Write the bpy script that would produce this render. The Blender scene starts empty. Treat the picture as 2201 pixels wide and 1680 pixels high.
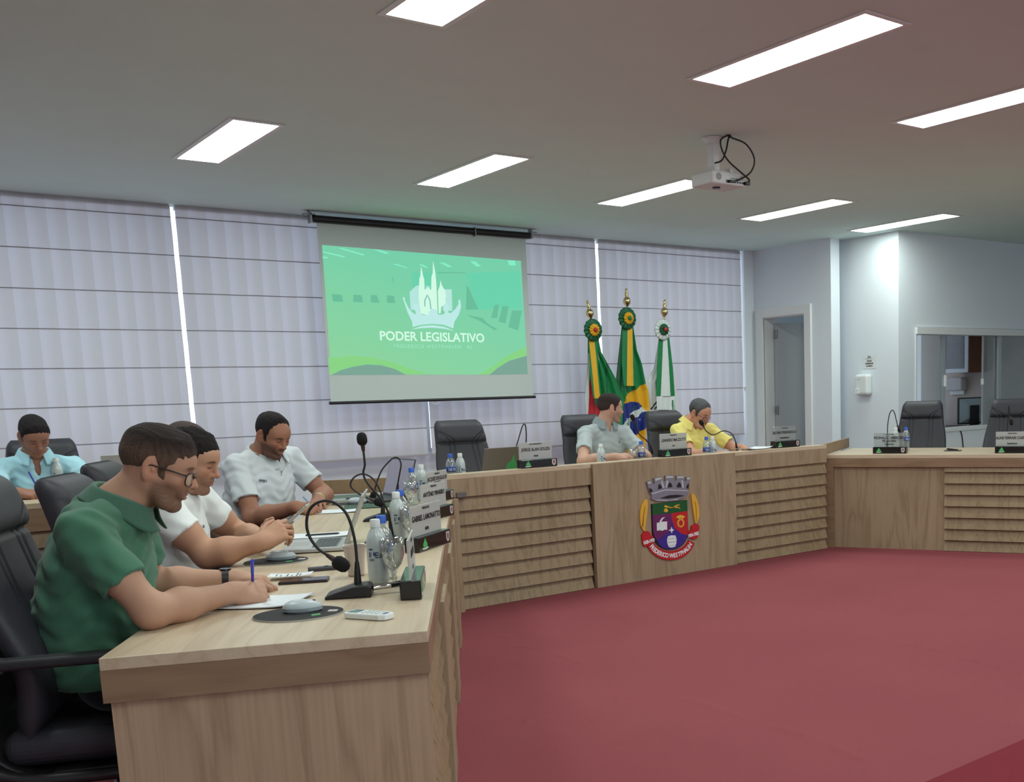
import bpy, bmesh, math, random
import numpy as np
from mathutils import Vector, Matrix, Euler

# ------------------------------------------------------------------ camera, world, exposure
SC = bpy.context.scene
COL = SC.collection
IMG_W, IMG_H = 2201, 1680
CAM_F, CAM_CX, CAM_CY = 2276.0126, 1470.0268, 1185.5043
CAM_YAW, CAM_PITCH, CAM_ROLL = .688031506, -.14939768, .0310684958
EYE = 1.36


def cam_axes(y, p, r):
    fw = np.array([math.sin(y) * math.cos(p), math.cos(y) * math.cos(p), math.sin(p)])
    rt = np.array([math.cos(y), -math.sin(y), 0])
    dn = np.cross(fw, rt)
    c, s = math.cos(r), math.sin(r)
    return np.array([c * rt + s * dn, -s * rt + c * dn, fw])


RC = cam_axes(CAM_YAW, CAM_PITCH, CAM_ROLL)
cam_data = bpy.data.cameras.new('camera')
cam = bpy.data.objects.new('camera', cam_data)
COL.objects.link(cam)
cam_data.sensor_fit = 'HORIZONTAL'
cam_data.sensor_width = 36
cam_data.lens = CAM_F / IMG_W * 36
cam_data.shift_x = (IMG_W / 2 - CAM_CX) / IMG_W
cam_data.shift_y = (CAM_CY - IMG_H / 2) / IMG_W
cam_data.clip_start = .05
mw = Matrix.Identity(4)
for i in range(3):
    mw[i][0] = RC[0][i]
    mw[i][1] = -RC[1][i]
    mw[i][2] = -RC[2][i]
mw[2][3] = EYE
cam.matrix_world = mw
SC.camera = cam
SC.view_settings.view_transform = 'Standard'
SC.view_settings.look = 'None'
SC.view_settings.exposure = 0.0
SC.view_settings.gamma = 1.0
SC.view_settings.use_curve_mapping = False
SC.cycles.use_denoising = True
SC.cycles.use_adaptive_sampling = True
SC.cycles.adaptive_threshold = .03
SC.cycles.max_bounces = 7
SC.cycles.diffuse_bounces = 4
SC.cycles.glossy_bounces = 3
SC.cycles.transmission_bounces = 6
SC.cycles.transparent_max_bounces = 12
SC.cycles.caustics_reflective = False
SC.cycles.caustics_refractive = False
SC.cycles.sample_clamp_indirect = 6

world = bpy.data.worlds.new('overcast_sky')
SC.world = world
world.use_nodes = True
WB = world.node_tree.nodes['Background']
WB.inputs['Color'].default_value = (.80, .88, 1.0, 1)
WB.inputs['Strength'].default_value = 2.1
LED_STRENGTH = 22.0
LED_COLOR = (.90, 1.0, .945)


def ray(px, py):
    return np.array([(px - CAM_CX) / CAM_F, (py - CAM_CY) / CAM_F, 1.]) @ RC


def onz(px, py, z):
    d = ray(px, py)
    return Vector(np.array([0, 0, EYE]) + d * (z - EYE) / d[2])


def onpl(px, py, o, n):
    d = ray(px, py)
    C = np.array([0, 0, EYE])
    n = np.array(n, float)
    return Vector(C + d * ((np.array(o, float) - C) @ n) / (d @ n))


# ------------------------------------------------------------------ materials
def lin(c):
    return tuple((x / 255 / 12.92 if x / 255 <= .04045 else ((x / 255 + .055) / 1.055) ** 2.4) for x in c)


MATS = {}


def mat(name, rgb, rough=.6, metal=0.0, noise=.06, scale=30, spec=.5, bump=0, bscale=200, emit=None, estr=0, trans=0, alpha=1, coat=0):
    if name in MATS:
        return MATS[name]
    m = bpy.data.materials.new(name)
    m.use_nodes = True
    nt = m.node_tree
    b = nt.nodes['Principled BSDF']
    c = lin(rgb)
    b.inputs['Roughness'].default_value = rough
    b.inputs['Metallic'].default_value = metal
    b.inputs['Specular IOR Level'].default_value = spec
    b.inputs['Coat Weight'].default_value = coat
    tc = nt.nodes.new('ShaderNodeTexCoord')
    n = nt.nodes.new('ShaderNodeTexNoise')
    n.inputs['Scale'].default_value = scale
    n.inputs['Detail'].default_value = 4
    nt.links.new(tc.outputs['Object'], n.inputs['Vector'])
    mx = nt.nodes.new('ShaderNodeMix')
    mx.data_type = 'RGBA'
    mx.inputs[6].default_value = tuple(x * (1 - noise) for x in c) + (1,)
    mx.inputs[7].default_value = tuple(min(1, x * (1 + noise)) for x in c) + (1,)
    nt.links.new(n.outputs['Fac'], mx.inputs[0])
    nt.links.new(mx.outputs[2], b.inputs['Base Color'])
    if bump:
        n2 = nt.nodes.new('ShaderNodeTexNoise')
        n2.inputs['Scale'].default_value = bscale
        n2.inputs['Detail'].default_value = 3
        nt.links.new(tc.outputs['Object'], n2.inputs['Vector'])
        bp = nt.nodes.new('ShaderNodeBump')
        bp.inputs['Strength'].default_value = bump
        bp.inputs['Distance'].default_value = .002
        nt.links.new(n2.outputs['Fac'], bp.inputs['Height'])
        nt.links.new(bp.outputs['Normal'], b.inputs['Normal'])
    if emit:
        b.inputs['Emission Color'].default_value = lin(emit) + (1,)
        b.inputs['Emission Strength'].default_value = estr
    b.inputs['Transmission Weight'].default_value = trans
    b.inputs['Alpha'].default_value = alpha
    MATS[name] = m
    return m


def glassy(name, tint=(255, 255, 255), clear=.85, rough=.05, body=(220, 225, 225), bodyw=.08):
    """thin clear plastic or glass: mostly see-through, a sheen and a little milky body"""
    if name in MATS:
        return MATS[name]
    m = bpy.data.materials.new(name)
    m.use_nodes = True
    nt = m.node_tree
    nt.nodes.clear()
    out = nt.nodes.new('ShaderNodeOutputMaterial')
    tr = nt.nodes.new('ShaderNodeBsdfTransparent')
    tr.inputs[0].default_value = lin(tint) + (1,)
    gl = nt.nodes.new('ShaderNodeBsdfGlossy')
    gl.inputs['Roughness'].default_value = rough
    df = nt.nodes.new('ShaderNodeBsdfDiffuse')
    df.inputs[0].default_value = lin(body) + (1,)
    lw = nt.nodes.new('ShaderNodeLayerWeight')
    lw.inputs[0].default_value = .35
    mr = nt.nodes.new('ShaderNodeMapRange')
    mr.inputs[3].default_value = 1 - clear
    mr.inputs[4].default_value = min(1, 1 - clear + .6)
    nt.links.new(lw.outputs['Facing'], mr.inputs[0])
    m1 = nt.nodes.new('ShaderNodeMixShader')
    nt.links.new(mr.outputs[0], m1.inputs[0])
    nt.links.new(tr.outputs[0], m1.inputs[1])
    nt.links.new(gl.outputs[0], m1.inputs[2])
    m2 = nt.nodes.new('ShaderNodeMixShader')
    m2.inputs[0].default_value = bodyw
    nt.links.new(m1.outputs[0], m2.inputs[1])
    nt.links.new(df.outputs[0], m2.inputs[2])
    nt.links.new(m2.outputs[0], out.inputs[0])
    MATS[name] = m
    return m


def wood(name, light, dark, axis, rough=.45, fine=1.0):
    """oak laminate; axis = grain direction in object space (0 x, 1 y, 2 z)"""
    if name in MATS:
        return MATS[name]
    m = bpy.data.materials.new(name)
    m.use_nodes = True
    nt = m.node_tree
    b = nt.nodes['Principled BSDF']
    b.inputs['Roughness'].default_value = rough
    b.inputs['Specular IOR Level'].default_value = .35
    tc = nt.nodes.new('ShaderNodeTexCoord')

    def stretched(sc_across, sc_along, detail, dist):
        mp = nt.nodes.new('ShaderNodeMapping')
        s = [sc_across] * 3
        s[axis] = sc_along
        mp.inputs['Scale'].default_value = s
        nt.links.new(tc.outputs['Object'], mp.inputs['Vector'])
        n = nt.nodes.new('ShaderNodeTexNoise')
        n.inputs['Scale'].default_value = 1
        n.inputs['Detail'].default_value = detail
        n.inputs['Distortion'].default_value = dist
        nt.links.new(mp.outputs[0], n.inputs['Vector'])
        return n
    a = stretched(9 * fine, .9, 3, .6)
    # growth-ring contours of the slow noise
    mu = nt.nodes.new('ShaderNodeMath')
    mu.operation = 'MULTIPLY'
    mu.inputs[1].default_value = 9
    nt.links.new(a.outputs['Fac'], mu.inputs[0])
    fr = nt.nodes.new('ShaderNodeMath')
    fr.operation = 'PINGPONG'
    fr.inputs[1].default_value = 1
    nt.links.new(mu.outputs[0], fr.inputs[0])
    pw = nt.nodes.new('ShaderNodeMath')
    pw.operation = 'POWER'
    pw.inputs[1].default_value = 2.2
    nt.links.new(fr.outputs[0], pw.inputs[0])
    c = stretched(130 * fine, 2.5, 3, .2)
    big = stretched(2.2, .5, 2, 0)
    ad = nt.nodes.new('ShaderNodeMath')
    ad.operation = 'MULTIPLY_ADD'
    ad.inputs[1].default_value = .42
    nt.links.new(pw.outputs[0], ad.inputs[0])
    s2 = nt.nodes.new('ShaderNodeMath')
    s2.operation = 'MULTIPLY_ADD'
    s2.inputs[1].default_value = .55
    s2.inputs[2].default_value = -.16
    nt.links.new(c.outputs['Fac'], s2.inputs[0])
    nt.links.new(s2.outputs[0], ad.inputs[2])
    ad2 = nt.nodes.new('ShaderNodeMath')
    ad2.operation = 'MULTIPLY_ADD'
    ad2.inputs[1].default_value = .5
    nt.links.new(big.outputs['Fac'], ad2.inputs[0])
    ad2.use_clamp = True
    sb = nt.nodes.new('ShaderNodeMath')
    sb.operation = 'SUBTRACT'
    sb.inputs[1].default_value = .2
    nt.links.new(ad.outputs[0], sb.inputs[0])
    nt.links.new(sb.outputs[0], ad2.inputs[2])
    mx = nt.nodes.new('ShaderNodeMix')
    mx.data_type = 'RGBA'
    mx.inputs[6].default_value = lin(light) + (1,)
    mx.inputs[7].default_value = lin(dark) + (1,)
    nt.links.new(ad2.outputs[0], mx.inputs[0])
    nt.links.new(mx.outputs[2], b.inputs['Base Color'])
    MATS[name] = m
    return m


# ------------------------------------------------------------------ mesh helpers
def clean_rgb(v):
    return v


class MB:
    def __init__(self):
        self.v, self.f, self.mi = [], [], []

    def add(self, vs, fs, mi=0):
        o = len(self.v)
        self.v += [tuple(p) for p in vs]
        self.f += [tuple(i + o for i in f) for f in fs]
        self.mi += [mi] * len(fs)
        return self

    def box(self, x0, x1, y0, y1, z0, z1, mi=0, M=None):
        vs = [Vector((x, y, z)) for z in (z0, z1) for y in (y0, y1) for x in (x0, x1)]
        if M is not None:
            vs = [M @ p for p in vs]
        return self.add(vs, [(0, 2, 3, 1), (4, 5, 7, 6), (0, 1, 5, 4), (2, 6, 7, 3), (0, 4, 6, 2), (1, 3, 7, 5)], mi)

    def prism(self, poly, z0, z1, mi=0, M=None, sides=True):
        """polygon (list of x,y, counter-clockwise) extruded from z0 to z1"""
        n = len(poly)
        vs = [Vector((x, y, z0)) for x, y in poly] + [Vector((x, y, z1)) for x, y in poly]
        if M is not None:
            vs = [M @ p for p in vs]
        fs = [tuple(range(n - 1, -1, -1)), tuple(range(n, 2 * n))]
        if sides:
            fs += [(i, (i + 1) % n, n + (i + 1) % n, n + i) for i in range(n)]
        return self.add(vs, fs, mi)

    def tube(self, pts, r, n=10, mi=0, caps=True):
        pts = [Vector(p) for p in pts]
        rs = r if isinstance(r, (list, tuple)) else [r] * len(pts)
        vs, fs = [], []
        up = None
        for i, p in enumerate(pts):
            t = (pts[min(i + 1, len(pts) - 1)] - pts[max(i - 1, 0)]).normalized()
            if up is None:
                up = Vector((0, 0, 1)) if abs(t.z) < .9 else Vector((1, 0, 0))
            a = t.cross(up)
            if a.length < 1e-6:
                a = t.orthogonal()
            a.normalize()
            b = a.cross(t).normalized()
            up = b
            for k in range(n):
                w = 2 * math.pi * k / n
                vs.append(p + rs[i] * (math.cos(w) * a + math.sin(w) * b))
        for i in range(len(pts) - 1):
            for k in range(n):
                k2 = (k + 1) % n
                fs.append((i * n + k, (i + 1) * n + k, (i + 1) * n + k2, i * n + k2))
        if caps:
            fs.append(tuple(range(n)))
            fs.append(tuple(reversed(range((len(pts) - 1) * n, len(pts) * n))))
        return self.add(vs, fs, mi)

    def lathe(self, prof, n=24, mi=0, M=None, sx=1, sy=1, rfun=None):
        """prof: list of (radius, z)"""
        vs, fs = [], []
        for r, z in prof:
            for k in range(n):
                w = 2 * math.pi * k / n
                q = r * (rfun(w, z) if rfun else 1)
                vs.append(Vector((q * math.cos(w) * sx, q * math.sin(w) * sy, z)))
        if M is not None:
            vs = [M @ p for p in vs]
        for i in range(len(prof) - 1):
            for k in range(n):
                k2 = (k + 1) % n
                fs.append((i * n + k, i * n + k2, (i + 1) * n + k2, (i + 1) * n + k))
        if prof[0][0] > 1e-6:
            fs.append(tuple(reversed(range(n))))
        if prof[-1][0] > 1e-6:
            fs.append(tuple(range((len(prof) - 1) * n, len(prof) * n)))
        return self.add(vs, fs, mi)

    def grid(self, fn, nu, nv, mi=0, mfun=None):
        vs = [fn(i / nu, j / nv) for j in range(nv + 1) for i in range(nu + 1)]
        o = len(self.v)
        self.v += [tuple(p) for p in vs]
        for j in range(nv):
            for i in range(nu):
                a = o + j * (nu + 1) + i
                self.f.append((a, a + 1, a + nu + 2, a + nu + 1))
                self.mi.append(mfun((i + .5) / nu, (j + .5) / nv) if mfun else mi)
        return self

    def ball(self, c, r, n=16, m=10, mi=0):
        r = r if isinstance(r, (tuple, list)) else (r, r, r)
        prof = [(math.sin(math.pi * i / m), -math.cos(math.pi * i / m)) for i in range(m + 1)]
        M = Matrix.Translation(Vector(c)) @ Matrix.Diagonal((r[0], r[1], r[2], 1))
        return self.lathe(prof, n, mi, M)

    def build(self, name, mats, parent=None, smooth=False, bevel=0, seg=2, angle=40, loc=None, rot=None, solid=0, weld=False):
        me = bpy.data.meshes.new(name)
        me.from_pydata(self.v, [], self.f)
        mats = mats if isinstance(mats, (list, tuple)) else [mats]
        for m in mats:
            me.materials.append(m)
        if len(mats) > 1:
            me.polygons.foreach_set('material_index', self.mi)
        if weld:
            bm = bmesh.new()
            bm.from_mesh(me)
            bmesh.ops.remove_doubles(bm, verts=bm.verts, dist=1e-5)
            bm.to_mesh(me)
            bm.free()
        me.update()
        o = bpy.data.objects.new(name, me)
        COL.objects.link(o)
        if parent is not None:
            o.parent = parent
        if loc is not None:
            o.location = loc
        if rot is not None:
            o.rotation_euler = rot
        if smooth:
            me.polygons.foreach_set('use_smooth', [True] * len(me.polygons))
            if smooth == 'auto':
                me.set_sharp_from_angle(angle=math.radians(angle))
        if solid:
            s = o.modifiers.new('solid', 'SOLIDIFY')
            s.thickness = solid
            s.offset = 0
        if bevel:
            b = o.modifiers.new('bevel', 'BEVEL')
            b.width = bevel
            b.segments = seg
            b.limit_method = 'ANGLE'
            b.angle_limit = math.radians(angle)
        return o


def tag(o, label=None, cat=None, group=None, kind=None):
    if label:
        o['label'] = label
    if cat:
        o['category'] = cat
    if group:
        o['group'] = group
    if kind:
        o['kind'] = kind
    return o


def thing(name, label, cat, loc=(0, 0, 0), rz=0, group=None):
    o = bpy.data.objects.new(name, None)
    o.empty_display_size = .05
    COL.objects.link(o)
    o.location = loc
    o.rotation_euler = (0, 0, rz)
    return tag(o, label, cat, group)


KIDS = {}


def copy_tree(o, parent=None):
    c = o.copy()
    COL.objects.link(c)
    if parent is not None:
        c.parent = parent
    for ch in list(o.children):
        copy_tree(ch, c)
    return c


def text(name, body, size, mat_, parent, M, extrude=.0006, bold=0.0, align='CENTER', sx=1.0, shear=0.0, space=1.0):
    """lettering lying in its own x-y plane, placed by matrix M in the parent's space"""
    cu = bpy.data.curves.new(name, 'FONT')
    cu.body = body
    cu.size = size
    cu.extrude = extrude
    cu.offset = bold
    cu.align_x = align
    cu.align_y = 'CENTER'
    cu.shear = shear
    cu.space_character = space
    cu.resolution_u = 3
    cu.materials.append(mat_)
    o = bpy.data.objects.new(name, cu)
    COL.objects.link(o)
    o.parent = parent
    o.matrix_local = M @ Matrix.Diagonal((sx, 1, 1, 1))
    return o


def frame(o, x, y, z=None):
    """matrix with origin o, x axis x, y axis y, z axis = x cross y"""
    x = Vector(x).normalized()
    y = Vector(y)
    y = (y - x * y.dot(x)).normalized()
    z = x.cross(y)
    M = Matrix.Identity(4)
    for i in range(3):
        M[i][0], M[i][1], M[i][2], M[i][3] = x[i], y[i], z[i], o[i]
    return M


def structure(o):
    o['kind'] = 'structure'
    return o

# ------------------------------------------------------------------ the room
CEIL = 2.96
WALL_Y = 9.30
M_CEIL = mat('ceiling_paint', (214, 237, 230), .9, noise=.03, scale=3)
M_WALL = mat('wall_paint', (224, 232, 238), .85, noise=.02, scale=4)
M_TRIM = mat('white_lacquer', (225, 228, 226), .4, noise=.02)
M_FRAME = mat('aluminium_frame', (190, 196, 200), .35, .6, noise=.03)
M_METAL = mat('brushed_steel', (150, 150, 150), .35, .9, noise=.05)
M_DARK = mat('dark_gap', (40, 34, 30), .8)
M_PANE = glassy('window_glass', (250, 252, 255), .94, .02, bodyw=.0)
M_BLACKP = mat('black_plastic', (22, 22, 24), .4, noise=.1)

# carpet with faint wrinkles
cm = bpy.data.materials.new('red_carpet')
cm.use_nodes = True
nt = cm.node_tree
b = nt.nodes['Principled BSDF']
b.inputs['Roughness'].default_value = .95
b.inputs['Specular IOR Level'].default_value = .1
tc = nt.nodes.new('ShaderNodeTexCoord')
n1 = nt.nodes.new('ShaderNodeTexNoise')
n1.inputs['Scale'].default_value = 1.2
n1.inputs['Detail'].default_value = 3
n2 = nt.nodes.new('ShaderNodeTexNoise')
n2.inputs['Scale'].default_value = 260
n2.inputs['Detail'].default_value = 2
for n in (n1, n2):
    nt.links.new(tc.outputs['Object'], n.inputs['Vector'])
mx = nt.nodes.new('ShaderNodeMix')
mx.data_type = 'RGBA'
mx.inputs[6].default_value = lin((147, 76, 83)) + (1,)
mx.inputs[7].default_value = lin((160, 86, 92)) + (1,)
nt.links.new(n1.outputs['Fac'], mx.inputs[0])
mx2 = nt.nodes.new('ShaderNodeMix')
mx2.data_type = 'RGBA'
mx2.blend_type = 'MULTIPLY'
mx2.inputs[0].default_value = .35
nt.links.new(mx.outputs[2], mx2.inputs[6])
nt.links.new(n2.outputs['Color'], mx2.inputs[7])
nt.links.new(n2.outputs['Fac'], mx2.inputs[7])
nt.links.new(mx2.outputs[2], b.inputs['Base Color'])
bp = nt.nodes.new('ShaderNodeBump')
bp.inputs['Strength'].default_value = .5
bp.inputs['Distance'].default_value = .004
nt.links.new(n2.outputs['Fac'], bp.inputs['Height'])
nt.links.new(bp.outputs['Normal'], b.inputs['Normal'])

rnd = random.Random(5)
ripples = []
for (px0, py0, px1, py1, w, h) in ((1770, 1355, 1920, 1378, .018, .008), (1920, 1378, 2050, 1405, .02, .011), (2050, 1405, 2201, 1452, .02, .013), (1470, 1500, 1640, 1555, .018, .008), (1640, 1555, 1760, 1590, .02, .010), (1760, 1590, 1890, 1650, .018, .010),
                                   (1040, 1362, 1110, 1372, .012, .006), (1095, 1385, 1175, 1398, .014, .007), (1175, 1398, 1275, 1435, .014, .007), (1100, 1560, 1190, 1535, .012, .006), (1310, 1505, 1360, 1497, .012, .006), (1450, 1500, 1500, 1510, .012, .006), (1700, 1270, 1800, 1275, .012, .006), (1560, 1300, 1640, 1310, .012, .005)):
    a, c = onz(px0, py0, 0), onz(px1, py1, 0)
    ripples.append((a.x, a.y, c.x, c.y, w, h))
xs = np.unique(np.concatenate([np.linspace(-3.0, 9.04, 60), np.linspace(1.2, 7.6, 430)]))
ys = np.unique(np.concatenate([np.linspace(-2.2, 9.3, 60), np.linspace(1.6, 6.3, 330)]))
X, Y = np.meshgrid(xs, ys)
Z = np.zeros_like(X)
for x0, y0, x1, y1, w, h in ripples:
    dx, dy = x1 - x0, y1 - y0
    L = math.hypot(dx, dy)
    t = np.clip(((X - x0) * dx + (Y - y0) * dy) / L / L, 0, 1)
    d = np.hypot(X - x0 - t * dx, Y - y0 - t * dy + .02 * np.sin(t * 9))
    Z += h * np.exp(-(d / (w * 1.4)) ** 2) * np.sin(np.pi * np.clip(t, .02, .98))
fl = MB()
fl.v = [tuple(p) for p in np.stack([X.ravel(), Y.ravel(), Z.ravel()], 1)]
NX = len(xs)
fl.f = [(j * NX + i, j * NX + i + 1, (j + 1) * NX + i + 1, (j + 1) * NX + i) for j in range(len(ys) - 1) for i in range(NX - 1)]
fl.mi = [0] * len(fl.f)
structure(fl.build('floor', cm, smooth=True))

# darker red patch lying flush on the floor at lower right
cdk = mat('dark_red_patch', (122, 46, 56), .95, noise=.12, scale=60, spec=.1)
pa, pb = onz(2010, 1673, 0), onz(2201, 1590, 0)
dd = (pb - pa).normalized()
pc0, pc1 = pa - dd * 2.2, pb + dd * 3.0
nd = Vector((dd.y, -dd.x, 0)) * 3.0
structure(MB().add([(pc0.x, pc0.y, .004), (pc1.x, pc1.y, .004), (pc1.x + nd.x, pc1.y + nd.y, .004), (pc0.x + nd.x, pc0.y + nd.y, .004)], [(3, 2, 1, 0)]).build('floor_dark_patch', cdk))

# ceiling with recessed openings for the LED panels
LXS = (.42, 2.07, 3.745, 5.385, 7.03, 8.57)
LY = (3.21, 6.40)
LW, LL = .28, 1.18
lights = []
for k in range(-1, 5):
    for y in (-3.17, .02, 3.21, 6.40):
        x = LXS[k + 1]
        lights.append((x, y))
xs_ = sorted(set([-3.0, 13.5] + [x for x, y in lights] + [x + LW for x, y in lights]))
ys_ = sorted(set([-6.2, 9.34] + [y for x, y in lights] + [y + LL for x, y in lights]))
holes = set((round(x, 4), round(y, 4)) for x, y in lights)
ce = MB()
for i in range(len(xs_) - 1):
    for j in range(len(ys_) - 1):
        if (round(xs_[i], 4), round(ys_[j], 4)) in holes:
            continue
        x0, x1, y0, y1 = xs_[i], xs_[i + 1], ys_[j], ys_[j + 1]
        ce.add([(x0, y0, CEIL), (x0, y1, CEIL), (x1, y1, CEIL), (x1, y0, CEIL)], [(0, 1, 2, 3)])
        ce.add([(x0, y0, CEIL + .2), (x1, y0, CEIL + .2), (x1, y1, CEIL + .2), (x0, y1, CEIL + .2)], [(0, 1, 2, 3)])
structure(ce.build('ceiling', M_CEIL))

led = bpy.data.materials.new('led_diffuser')
led.use_nodes = True
nt = led.node_tree
nt.nodes.clear()
em = nt.nodes.new('ShaderNodeEmission')
em.inputs[0].default_value = LED_COLOR + (1,)
em.inputs[1].default_value = LED_STRENGTH
out = nt.nodes.new('ShaderNodeOutputMaterial')
nt.links.new(em.outputs[0], out.inputs[0])
MATS['led'] = led
ordn = ('first', 'second', 'third', 'fourth', 'fifth', 'sixth')
l0 = None
for k in range(-1, 5):
    for r, y in enumerate((-3.17, .02, 3.21, 6.40)):  # rows behind the camera are unseen, added to raise the diffuse light
        x = LXS[k + 1]
        lab = {(0, 3): 'recessed white ceiling light at far left above the blinds, left of the screen', (1, 3): 'recessed white ceiling light above the right part of the projection screen',
               (2, 3): 'recessed white ceiling light partly hidden by the hanging projector', (3, 3): 'recessed white ceiling light directly right of the projector, above the doorway side',
               (4, 3): 'small far ceiling light nearest the right wall corner', (0, 2): 'ceiling light cut by the top edge of the photo', (1, 2): 'largest whole ceiling light, at upper right above the projector',
               (2, 2): 'ceiling light cut by the right edge of the photo'}.get((k, r), 'recessed ceiling light outside the view, in the row %s' % ('added behind the camera' if r < 2 else 'beside the desks'))
        if l0 is None:
            l0 = thing('ceiling_light', lab, 'ceiling light', (x, y, CEIL), 0, 'recessed ceiling lights')
            MB().add([(.012, .012, .004), (.012, LL - .012, .004), (LW - .012, LL - .012, .004), (LW - .012, .012, .004)], [(0, 1, 2, 3)]).build('diffuser', led, l0)
            fr = MB()
            for (a, c, d, e_) in ((0, .012, 0, LL), (LW - .012, LW, 0, LL), (.012, LW - .012, 0, .012), (.012, LW - .012, LL - .012, LL), (-.016, 0, -.016, LL + .016), (LW, LW + .016, -.016, LL + .016), (0, LW, -.016, 0), (0, LW, LL, LL + .016)):
                fr.box(a, c, d, e_, -.006, .05 if 0 <= a and c <= LW and d >= 0 and e_ <= LL else -.001)
            fr.build('light_frame', M_TRIM, l0)
            MB().box(0, LW, 0, LL, .05, .08).build('housing', M_TRIM, l0)
            ob = l0
        else:
            ob = copy_tree(l0)
        ob.location = (x, y, CEIL)
        ob['label'] = lab

# glazed outer wall behind the blinds
BL = ((.40, 2.465), (2.50, 4.545), (4.585, 6.575), (6.612, 8.625))
wb = MB()
wb.box(-3.2, 10.2, WALL_Y + .16, WALL_Y + .4, -.1, .86)
wb.box(10.2, 13.5, WALL_Y + .16, WALL_Y + .4, -.1, .35)
wb.box(-3.2, 13.5, WALL_Y + .16, WALL_Y + .4, CEIL + .06, CEIL + .3)
wb.box(8.66, 10.2, WALL_Y + .16, WALL_Y + .4, .86, CEIL - .02)
wb.box(12.42, 13.5, WALL_Y + .16, WALL_Y + .4, .35, CEIL - .02)
wb.box(8.655, 8.80, WALL_Y - .03, WALL_Y + .16, 0, CEIL + .02)
structure(wb.build('wall_back', M_WALL))
wx = [-3.2, -1.66, .38, 2.42, 4.65, 6.51, 8.66]
for i in range(6):
    x0, x1 = wx[i], wx[i + 1]
    w = thing('window_%d' % (i + 1), None, None, (0, 0, 0))
    structure(w)
    f = MB()
    y0, y1 = WALL_Y + .2, WALL_Y + .26
    for (a, c, d, e_) in ((x0, x0 + .03, .86, CEIL + .06), (x1 - .03, x1, .86, CEIL + .06), (x0 + .03, x1 - .03, .86, .90), (x0 + .03, x1 - .03, CEIL + .02, CEIL + .06)):
        f.box(a, c, y0, y1, d, e_)
    f.build('window_frame', M_FRAME, w)
    MB().add([(x0 + .03, y0 + .03, .9), (x1 - .03, y0 + .03, .9), (x1 - .03, y0 + .03, CEIL + .02), (x0 + .03, y0 + .03, CEIL + .02)], [(0, 1, 2, 3)]).build('window_pane', M_PANE, w)
# window of the side room
w = structure(thing('window_7', None, None))
f = MB()
for (a, c, d, e_) in ((10.2, 10.25, .35, CEIL), (12.37, 12.42, .35, CEIL), (10.25, 12.37, .35, .42), (10.25, 12.37, CEIL - .07, CEIL), (11.5, 11.56, .42, CEIL - .07)):
    f.box(a, c, WALL_Y + .2, WALL_Y + .26, d, e_)
f.build('window_frame', M_FRAME, w)
MB().add([(10.25, WALL_Y + .23, .42), (12.37, WALL_Y + .23, .42), (12.37, WALL_Y + .23, CEIL - .07), (10.25, WALL_Y + .23, CEIL - .07)], [(0, 1, 2, 3)]).build('window_pane', M_PANE, w)

# walls out of sight that close the room
structure(MB().box(-3.2, -3.0, -6.4, 9.6, -.1, CEIL + .2).build('wall_left', M_WALL))
structure(MB().box(-3.2, 13.7, -6.4, -6.2, -.1, .8).box(-3.2, 13.7, -6.4, -6.2, 2.7, CEIL + .2).build('wall_rear', M_WALL))
for i in range(4):  # unseen rear windows, added to bring neutral daylight into the room
    x0 = -3.0 + 4.15 * i
    w = structure(thing('window_%d' % (i + 9), None, None))
    MB().box(x0, x0 + .06, -6.33, -6.27, .8, 2.7).box(x0 + 4.09, x0 + 4.15, -6.33, -6.27, .8, 2.7).box(x0 + 2.05, x0 + 2.1, -6.33, -6.27, .8, 2.7).build('window_frame', M_FRAME, w)
    MB().add([(x0 + .06, -6.3, .8), (x0 + 4.09, -6.3, .8), (x0 + 4.09, -6.3, 2.7), (x0 + .06, -6.3, 2.7)], [(0, 1, 2, 3)]).build('window_pane', M_PANE, w)
structure(MB().box(13.5, 13.7, -6.4, 9.6, -.1, CEIL + .2).build('wall_far_right', M_WALL))

# door wall, stepped column and window wall on the right
DX = 8.8
wd = MB()
wd.box(DX, DX + .14, 9.185, WALL_Y + .2, 0, CEIL + .05)
wd.box(DX, DX + .14, 8.05, 8.445, 0, CEIL + .05)
wd.box(DX, DX + .14, 8.445, 9.185, 2.19, CEIL + .05)
structure(wd.build('wall_right', M_WALL))
structure(MB().box(9.07, 9.14, 7.34, 8.20, 0, CEIL + .05).build('wall_column', M_WALL))
WIN_Y = 7.34
ww = MB()
ww.box(9.14, 9.345, WIN_Y, WIN_Y + .12, 0, CEIL + .05)
ww.box(9.345, 13.5, WIN_Y, WIN_Y + .12, 1.98, CEIL + .05)
ww.box(9.345, 13.5, WIN_Y, WIN_Y + .12, 0, .84)
structure(ww.build('wall_side', M_WALL))
structure(MB().box(-3.0, 13.5, -6.2, -2.2, -.1, -.004).box(9.04, 13.5, -2.2, WIN_Y, -.1, -.004).box(8.9, 13.5, WIN_Y, 9.3, -.1, -.003).build('floor_side', mat('grey_tile', (120, 112, 105), .5)))

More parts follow.
